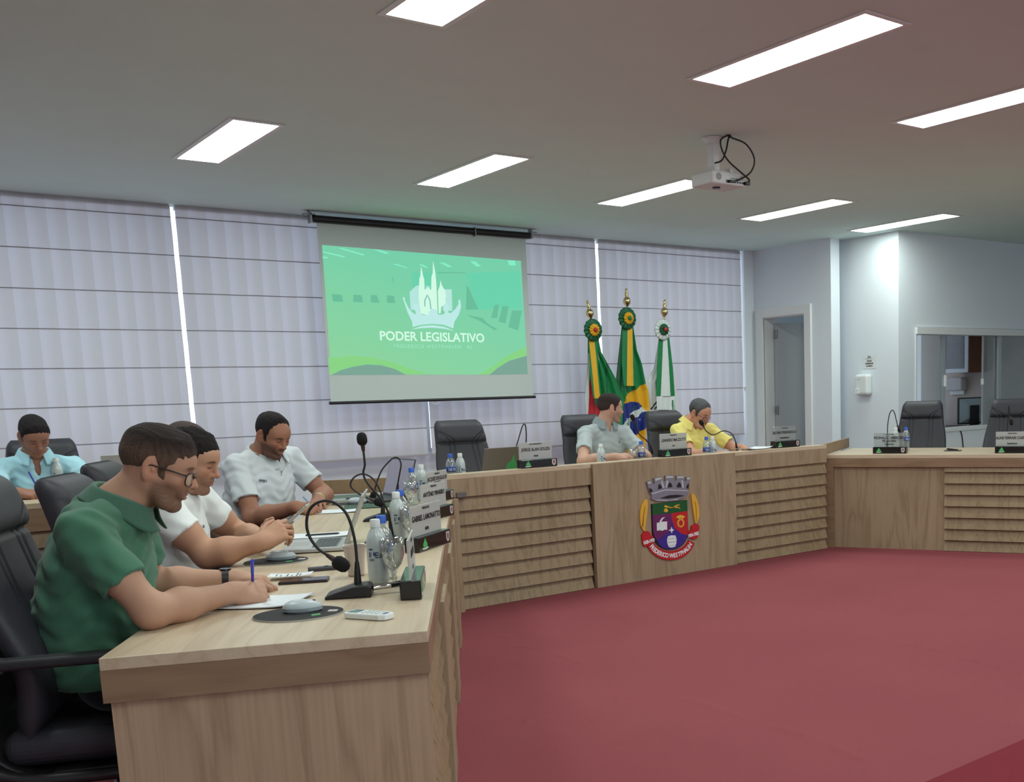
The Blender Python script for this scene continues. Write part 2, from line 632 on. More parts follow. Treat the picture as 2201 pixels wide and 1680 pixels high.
# door casing, leaf, hinges
d = structure(thing('door_1', None, None))
dc = MB()
dc.box(DX - .015, DX + .155, 9.10, 9.195, 0, 2.20)
dc.box(DX - .015, DX + .155, 8.43, 8.45, 0, 2.20)
dc.box(DX - .015, DX + .155, 8.45, 9.10, 2.18, 2.20)
dc.box(DX - .03, DX - .0, 9.10, 9.215, 0, 2.29)
dc.box(DX - .03, DX - .0, 8.335, 8.432, 0, 2.29)
dc.box(DX - .03, DX - .0, 8.432, 9.10, 2.19, 2.29)
dc.build('door_casing', M_TRIM, d, bevel=.004)
hinge = Vector((DX + .15, 9.095, 0))
ang = math.radians(-12)
leaf = MB().box(.0, .63, -.04, 0, .01, 2.13).build('door_leaf', mat('door_paint', (178, 182, 184), .45, noise=.02), d, bevel=.003, loc=hinge, rot=(0, 0, ang))
MB().box(.555, .60, -.05, -.04, 1.0, 1.09).tube([(.58, -.05, 1.05), (.58, -.085, 1.05), (.50, -.085, 1.05)], .008).build('door_handle', M_METAL, leaf)
for z in (2.0, 1.12, .3):
    MB().box(-.018, .02, -.052, -.028, z - .05, z + .05).tube([(0, -.05, z - .05), (0, -.05, z + .05)], .008).build('hinge', M_METAL, leaf)

# sliding service window on the right
w = structure(thing('window_8', None, None))
f = MB()
Wx0, Wx1, Wz0, Wz1 = 9.345, 13.5, .86, 1.975
f.box(Wx0, Wx1, WIN_Y - .03, WIN_Y + .12, Wz1 - .075, Wz1)
f.box(Wx0, Wx0 + .03, WIN_Y - .01, WIN_Y + .12, Wz0, Wz1 - .075)
f.box(Wx0, Wx1, WIN_Y - .03, WIN_Y + .12, Wz0 - .03, Wz0 + .015)
f.build('window_frame', M_TRIM, w, bevel=.004)
f = MB()
f.box(9.845, 9.90, WIN_Y + .02, WIN_Y + .045, Wz0 + .015, Wz1 - .075)
f.box(9.91, 9.955, WIN_Y + .05, WIN_Y + .075, Wz0 + .015, Wz1 - .075)
f.box(10.93, 10.985, WIN_Y + .02, WIN_Y + .05, Wz0 + .015, Wz1 - .075)
f.box(10.66, 10.672, WIN_Y + .05, WIN_Y + .07, Wz0 + .015, Wz1 - .075)
f.build('sash', M_FRAME, w)
f = MB()
f.add([(Wx0 + .03, WIN_Y + .03, Wz0), (9.845, WIN_Y + .03, Wz0), (9.845, WIN_Y + .03, Wz1 - .07), (Wx0 + .03, WIN_Y + .03, Wz1 - .07)], [(0, 1, 2, 3)])
f.add([(10.672, WIN_Y + .06, Wz0), (13.5, WIN_Y + .06, Wz0), (13.5, WIN_Y + .06, Wz1 - .07), (10.672, WIN_Y + .06, Wz1 - .07)], [(0, 1, 2, 3)])
f.build('window_pane', glassy('side_pane', (225, 235, 235), .86, .03, bodyw=.03), w)
f = MB().box(9.875, 9.91, WIN_Y + .0, WIN_Y + .02, 1.33, 1.46).box(10.63, 10.655, WIN_Y + .03, WIN_Y + .06, 1.34, 1.41)
f.build('window_latch', mat('white_latch', (240, 242, 245), .3), w, bevel=.006)

# ------------------------------------------------------------------ roman blinds
bm_ = bpy.data.materials.new('blind_fabric')
bm_.use_nodes = True
nt = bm_.node_tree
nt.nodes.clear()
out = nt.nodes.new('ShaderNodeOutputMaterial')
df = nt.nodes.new('ShaderNodeBsdfDiffuse')
tl = nt.nodes.new('ShaderNodeBsdfTranslucent')
ms = nt.nodes.new('ShaderNodeAddShader')
tc = nt.nodes.new('ShaderNodeTexCoord')
sp = nt.nodes.new('ShaderNodeSeparateXYZ')
nt.links.new(tc.outputs['Object'], sp.inputs[0])
# bands of daylight past slats behind the cloth, painted into its translucency
dv = nt.nodes.new('ShaderNodeMath')
dv.operation = 'DIVIDE'
dv.inputs[1].default_value = .1365
nt.links.new(sp.outputs['X'], dv.inputs[0])
nz = nt.nodes.new('ShaderNodeTexNoise')
nz.noise_dimensions = '1D'
nz.inputs['Scale'].default_value = 2.2
nt.links.new(sp.outputs['X'], nz.inputs['W'])
ad = nt.nodes.new('ShaderNodeMath')
ad.operation = 'MULTIPLY_ADD'
ad.inputs[1].default_value = .5
nt.links.new(nz.outputs['Fac'], ad.inputs[0])
nt.links.new(dv.outputs[0], ad.inputs[2])
fc = nt.nodes.new('ShaderNodeMath')
fc.operation = 'FRACT'
nt.links.new(ad.outputs[0], fc.inputs[0])
cr = nt.nodes.new('ShaderNodeValToRGB')
cr.color_ramp.elements[0].position = 0
cr.color_ramp.elements[0].color = (.20, .20, .222, 1)
cr.color_ramp.elements[1].position = 1
cr.color_ramp.elements[1].color = (.165, .16, .167, 1)
e_ = cr.color_ramp.elements.new(.28)
e_.color = (.192, .192, .21, 1)
e_ = cr.color_ramp.elements.new(.55)
e_.color = (.172, .168, .174, 1)
nt.links.new(fc.outputs[0], cr.inputs[0])
nt.links.new(cr.outputs[0], tl.inputs[0])
df.inputs[0].default_value = (.42, .41, .42, 1)
nt.links.new(df.outputs[0], ms.inputs[0])
nt.links.new(tl.outputs[0], ms.inputs[1])
nt.links.new(ms.outputs[0], out.inputs[0])
MATS['blind'] = bm_
M_BATTEN = mat('blind_batten', (142, 137, 142), .8)
BAT = (2.863, 2.567, 2.272, 1.979, 1.684, 1.392, 1.104)
BLIND_LABELS = ('pale roman blind left of the wide bright gap, behind the man in light blue',
                'pale roman blind between the wide bright gap and the screen, running on behind it',
                'pale roman blind behind the right part of the screen and the empty central chair',
                'rightmost pale roman blind, behind the three flags and the man in yellow')
edges = [(-1.62, .36)] + list(BL)
for i, (x0, x1) in enumerate(edges):
    w = x1 - x0
    lab = BLIND_LABELS[i - 1] if i else 'pale roman blind past the left edge of the photo'
    bl = thing('roman_blind', lab, 'blind', (x0, WALL_Y, 0), 0, 'roman blinds along the back wall')
    zs = [CEIL - .004] + list(BAT) + [.855]

    def surf(u, v, w=w, x0=x0):
        z = zs[0] + (zs[-1] - zs[0]) * v
        k = 0
        for a, c in zip(zs[:-1], zs[1:]):
            if c <= z <= a + 1e-6:
                t = (a - z) / (a - c)
                k = math.sin(math.pi * t)
        return (u * w, -.006 * k - .002 * math.sin(u * 31 + z * 2), z)
    g = MB().grid(surf, 40, 64)
    g.build('blind_fabric', bm_, bl, smooth=True)
    for z in BAT:
        MB().box(0, w, -.006, .002, z - .003, z + .003).build('batten', M_BATTEN, bl)
    MB().box(0, w, -.014, .004, .842, .862).build('hem_bar', mat('blind_hem', (176, 172, 176), .7), bl, bevel=.004)
    MB().box(0, w, .006, .04, CEIL - .04, CEIL - .002).build('head_rail', M_TRIM, bl)
    if i == 4:
        MB().box(w + .008, w + .03, -.03, .0, 1.36, 1.40).tube([(w + .02, -.02, CEIL - .05), (w + .02, -.022, 1.38), (w + .022, -.02, 1.0)], .0025).build('pull_chain', M_TRIM, bl)

# ------------------------------------------------------------------ projection screen
SY = 9.05
sc = thing('projection_screen', 'pulled-down projection screen showing a green slide, in front of the blinds', 'projection screen', (0, SY, 0))
M_SCR = mat('screen_cloth', (208, 220, 216), .85, noise=.01)
MB().box(3.50, 5.64, -.045, .045, 2.865, 2.925).build('screen_case', mat('black_case', (18, 18, 22), .35, noise=.1), sc, bevel=.028, seg=4)
MB().box(3.44, 3.53, -.03, .03, 2.925, 2.935).box(3.485, 3.503, -.03, .03, 2.86, 2.96).build('mounting_bracket', M_METAL, sc)
MB().box(5.636, 5.654, -.03, .03, 2.87, 2.96).box(5.65, 5.70, -.03, .03, 2.925, 2.935).build('mounting_bracket', M_METAL, sc)
MB().box(5.02, 5.028, -.05, .0, 2.85, 2.93).build('case_clip', M_METAL, sc)
MB().box(3.548, 5.584, -.002, .002, 1.37, 2.88).build('screen_cloth', M_SCR, sc)
MB().tube([(3.535, 0, 1.361), (5.605, 0, 1.361)], .0135, 12).build('weight_bar', M_BLACKP, sc)
MB().tube([(4.53 + .035 * math.cos(a * .3927), -.0, 1.345 - .022 * math.sin(a * .3927)) for a in range(9)], .004, 8).build('pull_loop', M_TRIM, sc)


def emis(name, c1, c2=None, s=1.0):
    if name in MATS:
        return MATS[name]
    m = bpy.data.materials.new(name)
    m.use_nodes = True
    nt = m.node_tree
    b = nt.nodes['Principled BSDF']
    b.inputs['Base Color'].default_value = (.06, .06, .06, 1)
    b.inputs['Roughness'].default_value = .9
    b.inputs['Specular IOR Level'].default_value = .1
    b.inputs['Emission Strength'].default_value = s
    if c2:
        tc = nt.nodes.new('ShaderNodeTexCoord')
        sp = nt.nodes.new('ShaderNodeSeparateXYZ')
        nt.links.new(tc.outputs['Generated'], sp.inputs[0])
        a = nt.nodes.new('ShaderNodeMath')
        a.operation = 'MULTIPLY_ADD'
        a.inputs[1].default_value = -.55
        a.use_clamp = True
        nt.links.new(sp.outputs['X'], a.inputs[0])
        k = nt.nodes.new('ShaderNodeMath')
        k.operation = 'SUBTRACT'
        k.inputs[0].default_value = 1.12
        nt.links.new(sp.outputs['Z'], k.inputs[1])
        nt.links.new(k.outputs[0], a.inputs[2])
        mx = nt.nodes.new('ShaderNodeMix')
        mx.data_type = 'RGBA'
        mx.inputs[6].default_value = lin(c1) + (1,)
        mx.inputs[7].default_value = lin(c2) + (1,)
        nt.links.new(a.outputs[0], mx.inputs[0])
        nt.links.new(mx.outputs[2], b.inputs['Emission Color'])
    else:
        b.inputs['Emission Color'].default_value = lin(c1) + (1,)
    MATS[name] = m
    return m


def S(a, c):
    """slide point from the 3.574x detail study of the screen"""
    p = onpl(640 + a / 3.574, 430 + c / 3.574, (0, SY, 0), (0, 1, 0))
    return (p.x, p.z)


def flat(polys, dy):
    m = MB()
    for poly in polys:
        pts = [S(*q) for q in poly]
        ar = sum(pts[i][0] * pts[(i + 1) % len(pts)][1] - pts[(i + 1) % len(pts)][0] * pts[i][1] for i in range(len(pts)))
        if ar < 0:
            pts = pts[::-1]
        m.add([(x, dy, z) for x, z in pts], [tuple(range(len(pts)))])
    return m


SLIDE = [
    ([[(185, 345), (1712, 467), (1757, 1195), (1620, 1235), (1540, 1285), (1470, 1340), (830, 1340), (740, 1295), (640, 1268), (530, 1262), (420, 1280), (330, 1305), (255, 1342)]],
     -.004, emis('slide_green', (112, 204, 166), (132, 206, 150))),
    ([[(255, 1342), (330, 1305), (420, 1280), (530, 1262), (640, 1268), (740, 1295), (830, 1340)], [(1470, 1340), (1540, 1285), (1620, 1235), (1757, 1195), (1765, 1335)]],
     -.0041, emis('slide_mound', (112, 158, 142))),
    ([[(245, 1342), (232, 1212), (420, 1197), (560, 1205), (700, 1235), (830, 1285), (1000, 1335), (830, 1339), (740, 1294), (640, 1267), (530, 1261), (420, 1279), (330, 1304)],
      [(1390, 1340), (1500, 1275), (1600, 1200), (1700, 1150), (1753, 1125), (1757, 1194), (1620, 1234), (1540, 1284), (1470, 1339)]],
     -.0046, emis('slide_wave', (128, 206, 124))),
    ([[(190, 392), (365, 432), (350, 440), (192, 402)], [(300, 367), (345, 370), (515, 418), (500, 426)], [(190, 432), (238, 440), (225, 448), (190, 444)], [(575, 378), (625, 381), (705, 408), (672, 414)],
      [(728, 490), (760, 490), (845, 520), (830, 523)], [(925, 492), (955, 493), (1000, 518), (980, 520)], [(1085, 480), (1125, 480), (1188, 512), (1155, 515)], [(1320, 470), (1362, 470), (1408, 508), (1372, 510)], [(1610, 462), (1668, 465), (1672, 503), (1620, 500)]],
     -.005, emis('slide_light', (128, 232, 196))),
    ([[(258, 722), (335, 726), (347, 782), (270, 778)], [(425, 726), (490, 730), (500, 786), (425, 782)], [(558, 730), (605, 730), (628, 790), (560, 785)], [(682, 732), (738, 735), (746, 790), (684, 788)],
      [(1510, 805), (1545, 800), (1530, 905), (1482, 905)], [(1570, 812), (1618, 815), (1595, 945), (1540, 935)], [(1645, 845), (1720, 850), (1690, 1000), (1615, 975)], [(1072, 553), (1284, 555), (1284, 562), (1072, 561)],
      [(1295, 660), (1305, 660), (1385, 840), (1290, 840)], [(725, 590), (732, 590), (734, 635), (728, 635)], [(1290, 880), (1420, 905), (1460, 950), (1530, 990), (1510, 1000), (1400, 930)]],
     -.0052, emis('slide_chair', (96, 184, 148))),
    ([[(880, 555), (1065, 560), (1065, 800), (880, 790)], [(1290, 560), (1700, 545), (1725, 830), (1380, 840)]],
     -.0045, emis('slide_wall', (98, 206, 168)))]
sm = MB()
for i_, (polys, dy, m_) in enumerate(SLIDE):
    q_ = flat(polys, dy)
    sm.add(q_.v, q_.f, i_)
slide = sm.build('slide_picture', [q_[2] for q_ in SLIDE], sc)
LG = [[(857, 705), (905, 660), (930, 655), (930, 850), (865, 840)], [(985, 655), (1010, 665), (1020, 700), (985, 700)], [(1120, 685), (1180, 685), (1185, 850), (1120, 850)]]
flat(LG, -.0062).build('logo_book', emis('logo_soft', (176, 226, 218)), slide)
LW_ = [[(945, 505), (962, 590), (968, 600), (973, 690), (990, 670), (1022, 690), (1024, 590), (1034, 560), (1037, 465), (1056, 570), (1062, 640), (1072, 880), (1000, 886), (940, 870), (925, 740), (932, 600), (938, 590)],
       [(1094, 615), (1105, 655), (1132, 700), (1138, 740), (1130, 760), (1140, 800), (1100, 820), (1095, 870), (1080, 870), (1073, 700), (1088, 660)]]
flat(LW_, -.0068).build('logo_church', emis('logo_white', (206, 246, 224)), slide)
flat([[(803, 750), (818, 745), (822, 775), (850, 830), (880, 865), (905, 880), (900, 850), (880, 830), (885, 805), (905, 793), (930, 800), (940, 830), (935, 860), (950, 880), (1000, 886), (1003, 860), (1020, 838), (1040, 834), (1065, 845), (1076, 880), (1110, 880), (1130, 865), (1112, 840), (1118, 805), (1135, 790), (1152, 800), (1160, 840), (1150, 860), (1170, 870), (1205, 840), (1232, 800), (1232, 765), (1245, 765), (1252, 820), (1235, 880), (1200, 935), (1192, 985), (1120, 958), (1030, 950), (940, 958), (880, 975), (876, 935), (840, 860)],
      [(868, 995), (940, 968), (1030, 960), (1120, 972), (1205, 1005), (1120, 988), (1030, 980), (940, 984)]], -.0072).build('logo_people', emis('logo_pale', (184, 230, 226)), slide)
flat([[(970, 815), (968, 770), (992, 722), (1016, 765), (1024, 835), (1015, 838), (1008, 770), (992, 738), (978, 772), (978, 820)]], -.0075).build('logo_arch', emis('logo_line', (120, 190, 176)), slide)
a0, a1 = S(660, 1045), S(1400, 1062)
ux = Vector((a1[0] - a0[0], 0, a1[1] - a0[1]))
Mx = frame(Vector(((a0[0] + a1[0]) / 2, -.008, (a0[1] + a1[1]) / 2)), ux, (0, 0, 1))
t_ = text('slide_lettering', 'PODER LEGISLATIVO', .112, emis('logo_white', (0, 0, 0)), slide, Mx, .0004, .0022)
a0, a1 = S(750, 1122), S(1325, 1130)
Mx = frame(Vector(((a0[0] + a1[0]) / 2, -.008, (a0[1] + a1[1]) / 2)), Vector((a1[0] - a0[0], 0, a1[1] - a0[1])), (0, 0, 1))
text('slide_lettering', 'FREDERICO WESTPHALEN · RS', .047, emis('slide_small', (150, 228, 194)), slide, Mx, .0004, 0, space=1.25)

# ------------------------------------------------------------------ projector
pj = thing('projector', 'white projector hanging from the ceiling on a pole with loose black cables', 'projector', (4.75, 5.30, 0))
M_PJ = mat('projector_shell', (206, 208, 206), .45, noise=.02)
MB().box(-.145, .145, -.095, .115, 2.66, 2.742).build('projector_body', M_PJ, pj, bevel=.012, seg=3)
MB().box(-.10, .06, -.06, .08, 2.742, 2.752).box(-.11, -.09, -.08, -.02, 2.74, 2.768).box(.02, .05, -.08, .06, 2.74, 2.765).build('mount_plate', M_PJ, pj)
pole = MB()
pole.box(-.075, -.02, -.03, .03, 2.75, 2.93)
pole.build('pole', M_TRIM, pj, bevel=.006)
MB().lathe([(.07, 2.948), (.07, 2.957), (.0, 2.957)], 20, 0, Matrix.Translation((-.05, 0, 0))).lathe([(.045, 2.92), (.055, 2.95)], 16, 0, Matrix.Translation((-.05, 0, 0))).build('ceiling_plate', M_TRIM, pj, smooth='auto')
pv = MB()
for k in range(5):
    pv.box(.02 + .022 * k, .036 + .022 * k, -.0965, -.09, 2.675, 2.687)
pv.box(-.03, .0, -.0965, -.09, 2.672, 2.69).box(.01, .10, -.0962, -.09, 2.70, 2.704)
pv.build('connector_panel', M_BLACKP, pj)
MB().lathe([(.0, 0), (.022, 0), (.022, .003), (.0, .003)], 18, 0, Matrix.Translation((-.09, -.0945, 2.705)) @ Matrix.Rotation(math.pi / 2, 4, 'X')).build('speaker_grille', mat('grille_grey', (150, 152, 152), .6), pj)
MB().lathe([(.0, 0), (.025, 0), (.025, .01), (.0, .01)], 18, 0, Matrix.Translation((-.02, .01, 2.652))).build('adjuster_foot', M_BLACKP, pj)
MB().lathe([(.0, 0), (.03, 0), (.034, .012)], 20, 0, Matrix.Translation((.06, .115, 2.70)) @ Matrix.Rotation(-math.pi / 2, 4, 'X')).build('lens', M_BLACKP, pj)


def spline(pts, n=8):
    pts = [Vector(p) for p in pts]
    P = [pts[0] * 2 - pts[1]] + pts + [pts[-1] * 2 - pts[-2]]
    o = []
    for i in range(1, len(P) - 2):
        for k in range(n):
            t = k / n
            a, b_, c, d_ = P[i - 1], P[i], P[i + 1], P[i + 2]
            o.append(.5 * ((2 * b_) + (c - a) * t + (2 * a - 5 * b_ + 4 * c - d_) * t * t + (3 * b_ - a - 3 * c + d_) * t ** 3))
    o.append(pts[-1])
    return o


cb = [[(-.0, -.11, 2.958), (.0, -.13, 2.94), (.10, -.15, 2.91), (.17, -.15, 2.83), (.15, -.14, 2.75), (.08, -.115, 2.70), (.02, -.10, 2.683)],
      [(.0, -.11, 2.958), (-.05, -.12, 2.945), (-.10, -.13, 2.91), (-.085, -.13, 2.85), (-.04, -.14, 2.79), (.06, -.14, 2.735), (.15, -.12, 2.70), (.135, -.10, 2.682)],
      [(.0, -.11, 2.958), (-.025, -.12, 2.93), (-.05, -.125, 2.86), (-.075, -.11, 2.80), (-.09, -.06, 2.79)]]
for c in cb:
    MB().tube(spline(c), .0055, 8).build('cable', M_BLACKP, pj, smooth=True)
MB().box(.125, .165, -.115, -.09, 2.67, 2.69).box(-.01, .04, -.112, -.09, 2.675, 2.69).build('plug', M_BLACKP, pj, bevel=.003)

# ------------------------------------------------------------------ flags on a shared stand
M_GREEN = mat('satin_green', (12, 122, 66), .45, noise=.12, scale=14)
M_DGREEN = mat('satin_dark_green', (10, 92, 54), .45, noise=.12, scale=14)
M_YELLOW = mat('satin_yellow', (226, 172, 28), .45, noise=.08, scale=14)
M_RED = mat('satin_red', (190, 30, 40), .5, noise=.1, scale=14)
M_BLUE = mat('satin_blue', (32, 48, 128), .5, noise=.1, scale=14)
M_FWHITE = mat('satin_white', (214, 222, 220), .6, noise=.03, scale=14)
M_GOLD = mat('polished_brass', (214, 192, 142), .2, 1.0, noise=.05)
FY = 8.75
FLAG_MATS = [M_GREEN, M_YELLOW, M_RED, M_BLUE, M_FWHITE, M_DGREEN, mat('flag_black', (40, 44, 46), .6)]


def FP(a, c, dy=0):
    p = onpl(1180 + a / 5.25, 610 + c / 5.25, (0, FY + dy, 0), (0, 1, 0))
    return p


def interp(tab, c):
    for (x0, y0), (x1, y1) in zip(tab[:-1], tab[1:]):
        if c <= y1:
            return x0 + (x1 - x0) * (c - y0) / (y1 - y0)
    return tab[-1][0]


def cloth(name, left, right, c0, c1, colour, mats, parent, pleats=4, depth=.03, dy=0, nu=60, nv=70, ph=0.0):
    m = MB()

    def fn(u, v):
        c = c0 + (c1 - c0) * v
        a = interp(left, c) + (interp(right, c) - interp(left, c)) * u
        p = FP(a, c, dy)
        amp = depth * (.25 + .75 * v)
        return (p.x, p.y + amp * math.sin(2 * math.pi * pleats * u + ph + 1.2 * v) + .4 * amp * math.sin(2 * math.pi * (pleats * 2.3) * u + 3 * v + ph), p.z)

    def mf(u, v):
        c = c0 + (c1 - c0) * v
        a = interp(left, c) + (interp(right, c) - interp(left, c)) * u
        return colour(a, c)
    m.grid(fn, nu, nv, 0, mf)
    return m.build(name, mats, parent, smooth=True)


def rosette(parent, a, c, R, m_out, m_in, m_mid, dy):
    p = FP(a, c, dy)
    def ring(r0, r1, lift, mm, nm, n=96, waves=14):
        m = MB()
        prof = [(r0, lift), (r0 * .6 + r1 * .4, lift + .012), (r1 * .9, lift + .006), (r1, lift - .004), (r1 * .9, lift - .012), (r0, lift - .014)]
        m.lathe(prof, n, 0, Matrix.Translation(p) @ Matrix.Rotation(math.pi / 2, 4, 'X'), rfun=lambda w, z: 1 + .008 * math.sin(waves * w))
        for i, q in enumerate(m.v):
            w = 2 * math.pi * (i % n) / n
            m.v[i] = (q[0], q[1] + .005 * math.sin(waves * w), q[2])
        return m.build(nm, mm, parent, smooth=True)
    ring(.004, R, 0, m_out, 'rosette')
    ring(.004, R * .55, .024, m_in, 'rosette_ring', waves=11)
    MB().ball((p.x, p.y - .044, p.z), (.022, .014, .022)).build('rosette_button', m_mid, parent, smooth=True)


def pole_(parent, ax, cx, bx, cx2, base):
    top, low = FP(ax, cx), FP(bx, cx2)
    bot = Vector(base)
    d_ = (top - bot).normalized()
    MB().tube([bot, top - d_ * .10], .0115, 12).build('pole', M_GOLD, parent, smooth=True)
    R = Matrix.Translation(top) @ d_.to_track_quat('Z', 'Y').to_matrix().to_4x4()
    MB().lathe([(.0115, -.17), (.017, -.16), (.0115, -.15), (.016, -.135), (.034, -.115), (.041, -.09), (.034, -.065), (.018, -.05), (.015, -.04), (.022, -.025), (.016, -.012), (.010, 0), (.016, .014), (.013, .028), (0, .036)], 20, 0, R).build('finial', M_GOLD, parent, smooth=True)


fl1 = thing('flag', 'green, red and yellow flag with red-centred rosette, leftmost of the three flags', 'flag', (0, 0, 0), 0, 'flags behind the central bench')
pole_(fl1, 440, 225, 503, 515, (6.50, FY + .03, .02))
cloth('flag_cloth', [(440, 630), (440, 900), (418, 1150), (410, 1300), (430, 1420), (470, 2300)], [(558, 630), (588, 770), (680, 930), (770, 1090), (860, 1320), (850, 1420), (800, 2300)], 630, 2300,
      lambda a, c: 4 if a < 462 - (c - 1000) * .02 and c > 780 else (2 if a < 465 + max(0, c - 1050) * .33 and c > 1020 else (5 if 640 < a < 665 else 0)), FLAG_MATS, fl1, 3, .035, 0, 120, 220)
cloth('ribbon', [(443, 600), (470, 1050), (518, 1370)], [(548, 600), (560, 950), (600, 1370)], 600, 1290, lambda a, c: 1 if 455 + (c - 640) * .098 < a < 511 + (c - 640) * .105 else 0, FLAG_MATS, fl1, 1, .006, -.07, 110, 40)
fr = MB()
for k in range(12):
    p = FP(518 + 6.5 * k, 1290, -.07)
    q = FP(522 + 6.5 * k, 1365, -.07)
    fr.tube([p, q], .004, 5)
fr.build('fringe', M_DGREEN, fl1)
rosette(fl1, 500, 520, .108, M_DGREEN, M_YELLOW, M_RED, -.09)

fl2 = thing('flag', 'tall middle flag, green over yellow with a blue globe and white band', 'flag', (0, 0, 0), 0, 'flags behind the central bench')
pole_(fl2, 873, 90, 888, 385, (6.65, FY + .07, .02))


def br(a, c):
    edge = 1260 + (a - 860) * (1120 - 1260) / 225.
    r = math.hypot((a - 935) / 1.0, (c - 1515) / 1.05)
    if r < 178:
        rb = math.hypot(a - 1180, c - 1725)
        return 4 if 300 < rb < 362 else 3
    if c > edge and a > 855:
        return 1
    if c > 1330:
        return 1 if a > 840 else 5
    return 5 if a < 822 - max(0, c - 900) * .0 else 0


cloth('flag_cloth', [(825, 480), (800, 750), (770, 1080), (770, 1200), (800, 1320), (830, 1500), (840, 2300)], [(945, 480), (985, 750), (1040, 900), (1085, 1130), (1110, 1200), (1128, 1400), (1090, 1560), (1060, 2300)], 480, 2300, br, FLAG_MATS, fl2, 2.5, .035, 0, 170, 300, .8)
cloth('ribbon', [(828, 470), (822, 900), (850, 1150), (862, 1250)], [(947, 470), (960, 900), (985, 1150), (1000, 1200)], 470, 1150, lambda a, c: 1 if (887 - (c - 490) * .01) < a < (941 + (c - 490) * .02) else 0, FLAG_MATS, fl2, 1, .006, -.07, 110, 40)
rosette(fl2, 886, 388, .110, M_DGREEN, M_YELLOW, M_GREEN, -.09)
for body, a, c, rot in (('S', 950, 1418, -.58), ('O', 978, 1392, -.55), ('R', 898, 1580, -.85), ('O', 912, 1545, -.9), ('G', 928, 1508, -1.0)):
    p = FP(a, c, -.06)
    Mx = frame(p, (math.cos(-rot), 0, math.sin(-rot)), (-math.sin(-rot), 0, math.cos(-rot)))
    text('flag_lettering', body, .042, M_DGREEN, fl2, Mx, .0005, .0012)
st = MB()
for a, c, r in ((992, 1446, .010), (1018, 1425, .008), (1025, 1530, .010), (880, 1520, .008), (1000, 1500, .006), (1015, 1465, .006)):
    p = FP(a, c, -.062)
    pts = []
    for k in range(10):
        q = r * (1 if k % 2 == 0 else .42)
        w = math.pi / 2 + k * math.pi / 5
        pts.append((p.x + q * math.cos(w), p.y, p.z + q * math.sin(w)))
    st.add(pts, [tuple(range(10))])
st.build('flag_star', M_FWHITE, fl2)

fl3 = thing('flag', 'white flag with white rosette and green-white ribbons, rightmost of the three flags', 'flag', (0, 0, 0), 0, 'flags behind the central bench')
pole_(fl3, 1306, 215, 1280, 515, (6.80, FY + .03, .02))
cloth('flag_cloth', [(1240, 630), (1190, 950), (1115, 1110), (1130, 1300), (1160, 1420), (1180, 2300)], [(1360, 620), (1400, 900), (1450, 1200), (1482, 1420), (1420, 2300)], 630, 2300,
      lambda a, c: 6 if (1325 < c < 1420 and 1150 < a < 1240 and (abs((a - 1215) - (c - 1370) * .3) < 6 or abs((a - 1212) + (c - 1370) * .35) < 6 or abs((a - 1170) + (c - 1400) * .5) < 8)) else 4, FLAG_MATS, fl3, 3, .03, 0, 150, 260, .4)
cloth('ribbon', [(1240, 600), (1222, 900), (1212, 1258)], [(1358, 600), (1400, 950), (1422, 1270)], 600, 1265, lambda a, c: 0 if (a < 1288 - (c - 645) * .04 or a > 1332 + (c - 620) * .062) else 4, FLAG_MATS, fl3, 1, .006, -.07, 110, 40)
cloth('ribbon_tail', [(1212, 1262), (1225, 1420)], [(1420, 1262), (1412, 1420)], 1262, 1420, lambda a, c: 0 if 1385 < a < 1400 and c > 1310 else 4, FLAG_MATS, fl3, 3, .008, -.065, 50, 20)
rosette(fl3, 1286, 515, .108, M_FWHITE, M_DGREEN, M_RED, -.09)
stn = thing('flag_stand', 'base holding the three flag poles behind the central bench', 'stand', (6.65, FY + .045, 0))
MB().box(-.3, .3, -.1, .1, 0, .04).box(-.22, .22, -.05, .05, .04, .22).build('stand_base', mat('dark_wood', (70, 45, 30), .4), stn, bevel=.008)

# ------------------------------------------------------------------ soap dispenser and notice on the column
ds = thing('soap_dispenser', 'white wall soap dispenser under the small notice', 'dispenser', (9.07, 7.785, 1.27))
M_WP = mat('white_plastic', (226, 232, 230), .3, noise=.01)
MB().box(-.10, 0, -.088, .088, 0, .225).build('dispenser_body', M_WP, ds, bevel=.03, seg=4)
MB().box(-.114, -.10, .015, .075, .01, .075).build('push_button', M_WP, ds, bevel=.006)
MB().box(-.1012, -.1, .01, .04, .165, .172).build('maker_mark', mat('faint_grey', (150, 155, 155), .5), ds)
nt_ = thing('wall_notice', 'small white printed notice on the wall above the soap dispenser', 'notice', (9.068, 7.74, 1.63))
MB().box(-.002, 0, -.088, .088, -.075, .075).build('notice_sheet', mat('paper_white', (224, 230, 228), .7, noise=.01), nt_)
M_INK = mat('print_ink', (52, 54, 60), .7)
Mx = lambda y, z: frame(Vector((-.0032, y, z)), (0, -1, 0), (0, 0, 1))
for k, s_ in enumerate(('FAVOR', 'HIGIENIZAR', 'AS MÃOS')):
    text('notice_lettering', s_, .021, M_INK, nt_, Mx(0, .005 - .027 * k), .0003, .0008)
MB().box(-.003, -.002, -.05, .06, .028, .0305).tube([(-.004, .02, .04), (-.004, .012, .062), (-.004, 0, .04), (-.004, -.012, .058), (-.004, -.024, .04)], .003, 6).build('notice_emblem', mat('ink_blue', (70, 84, 130), .7), nt_)

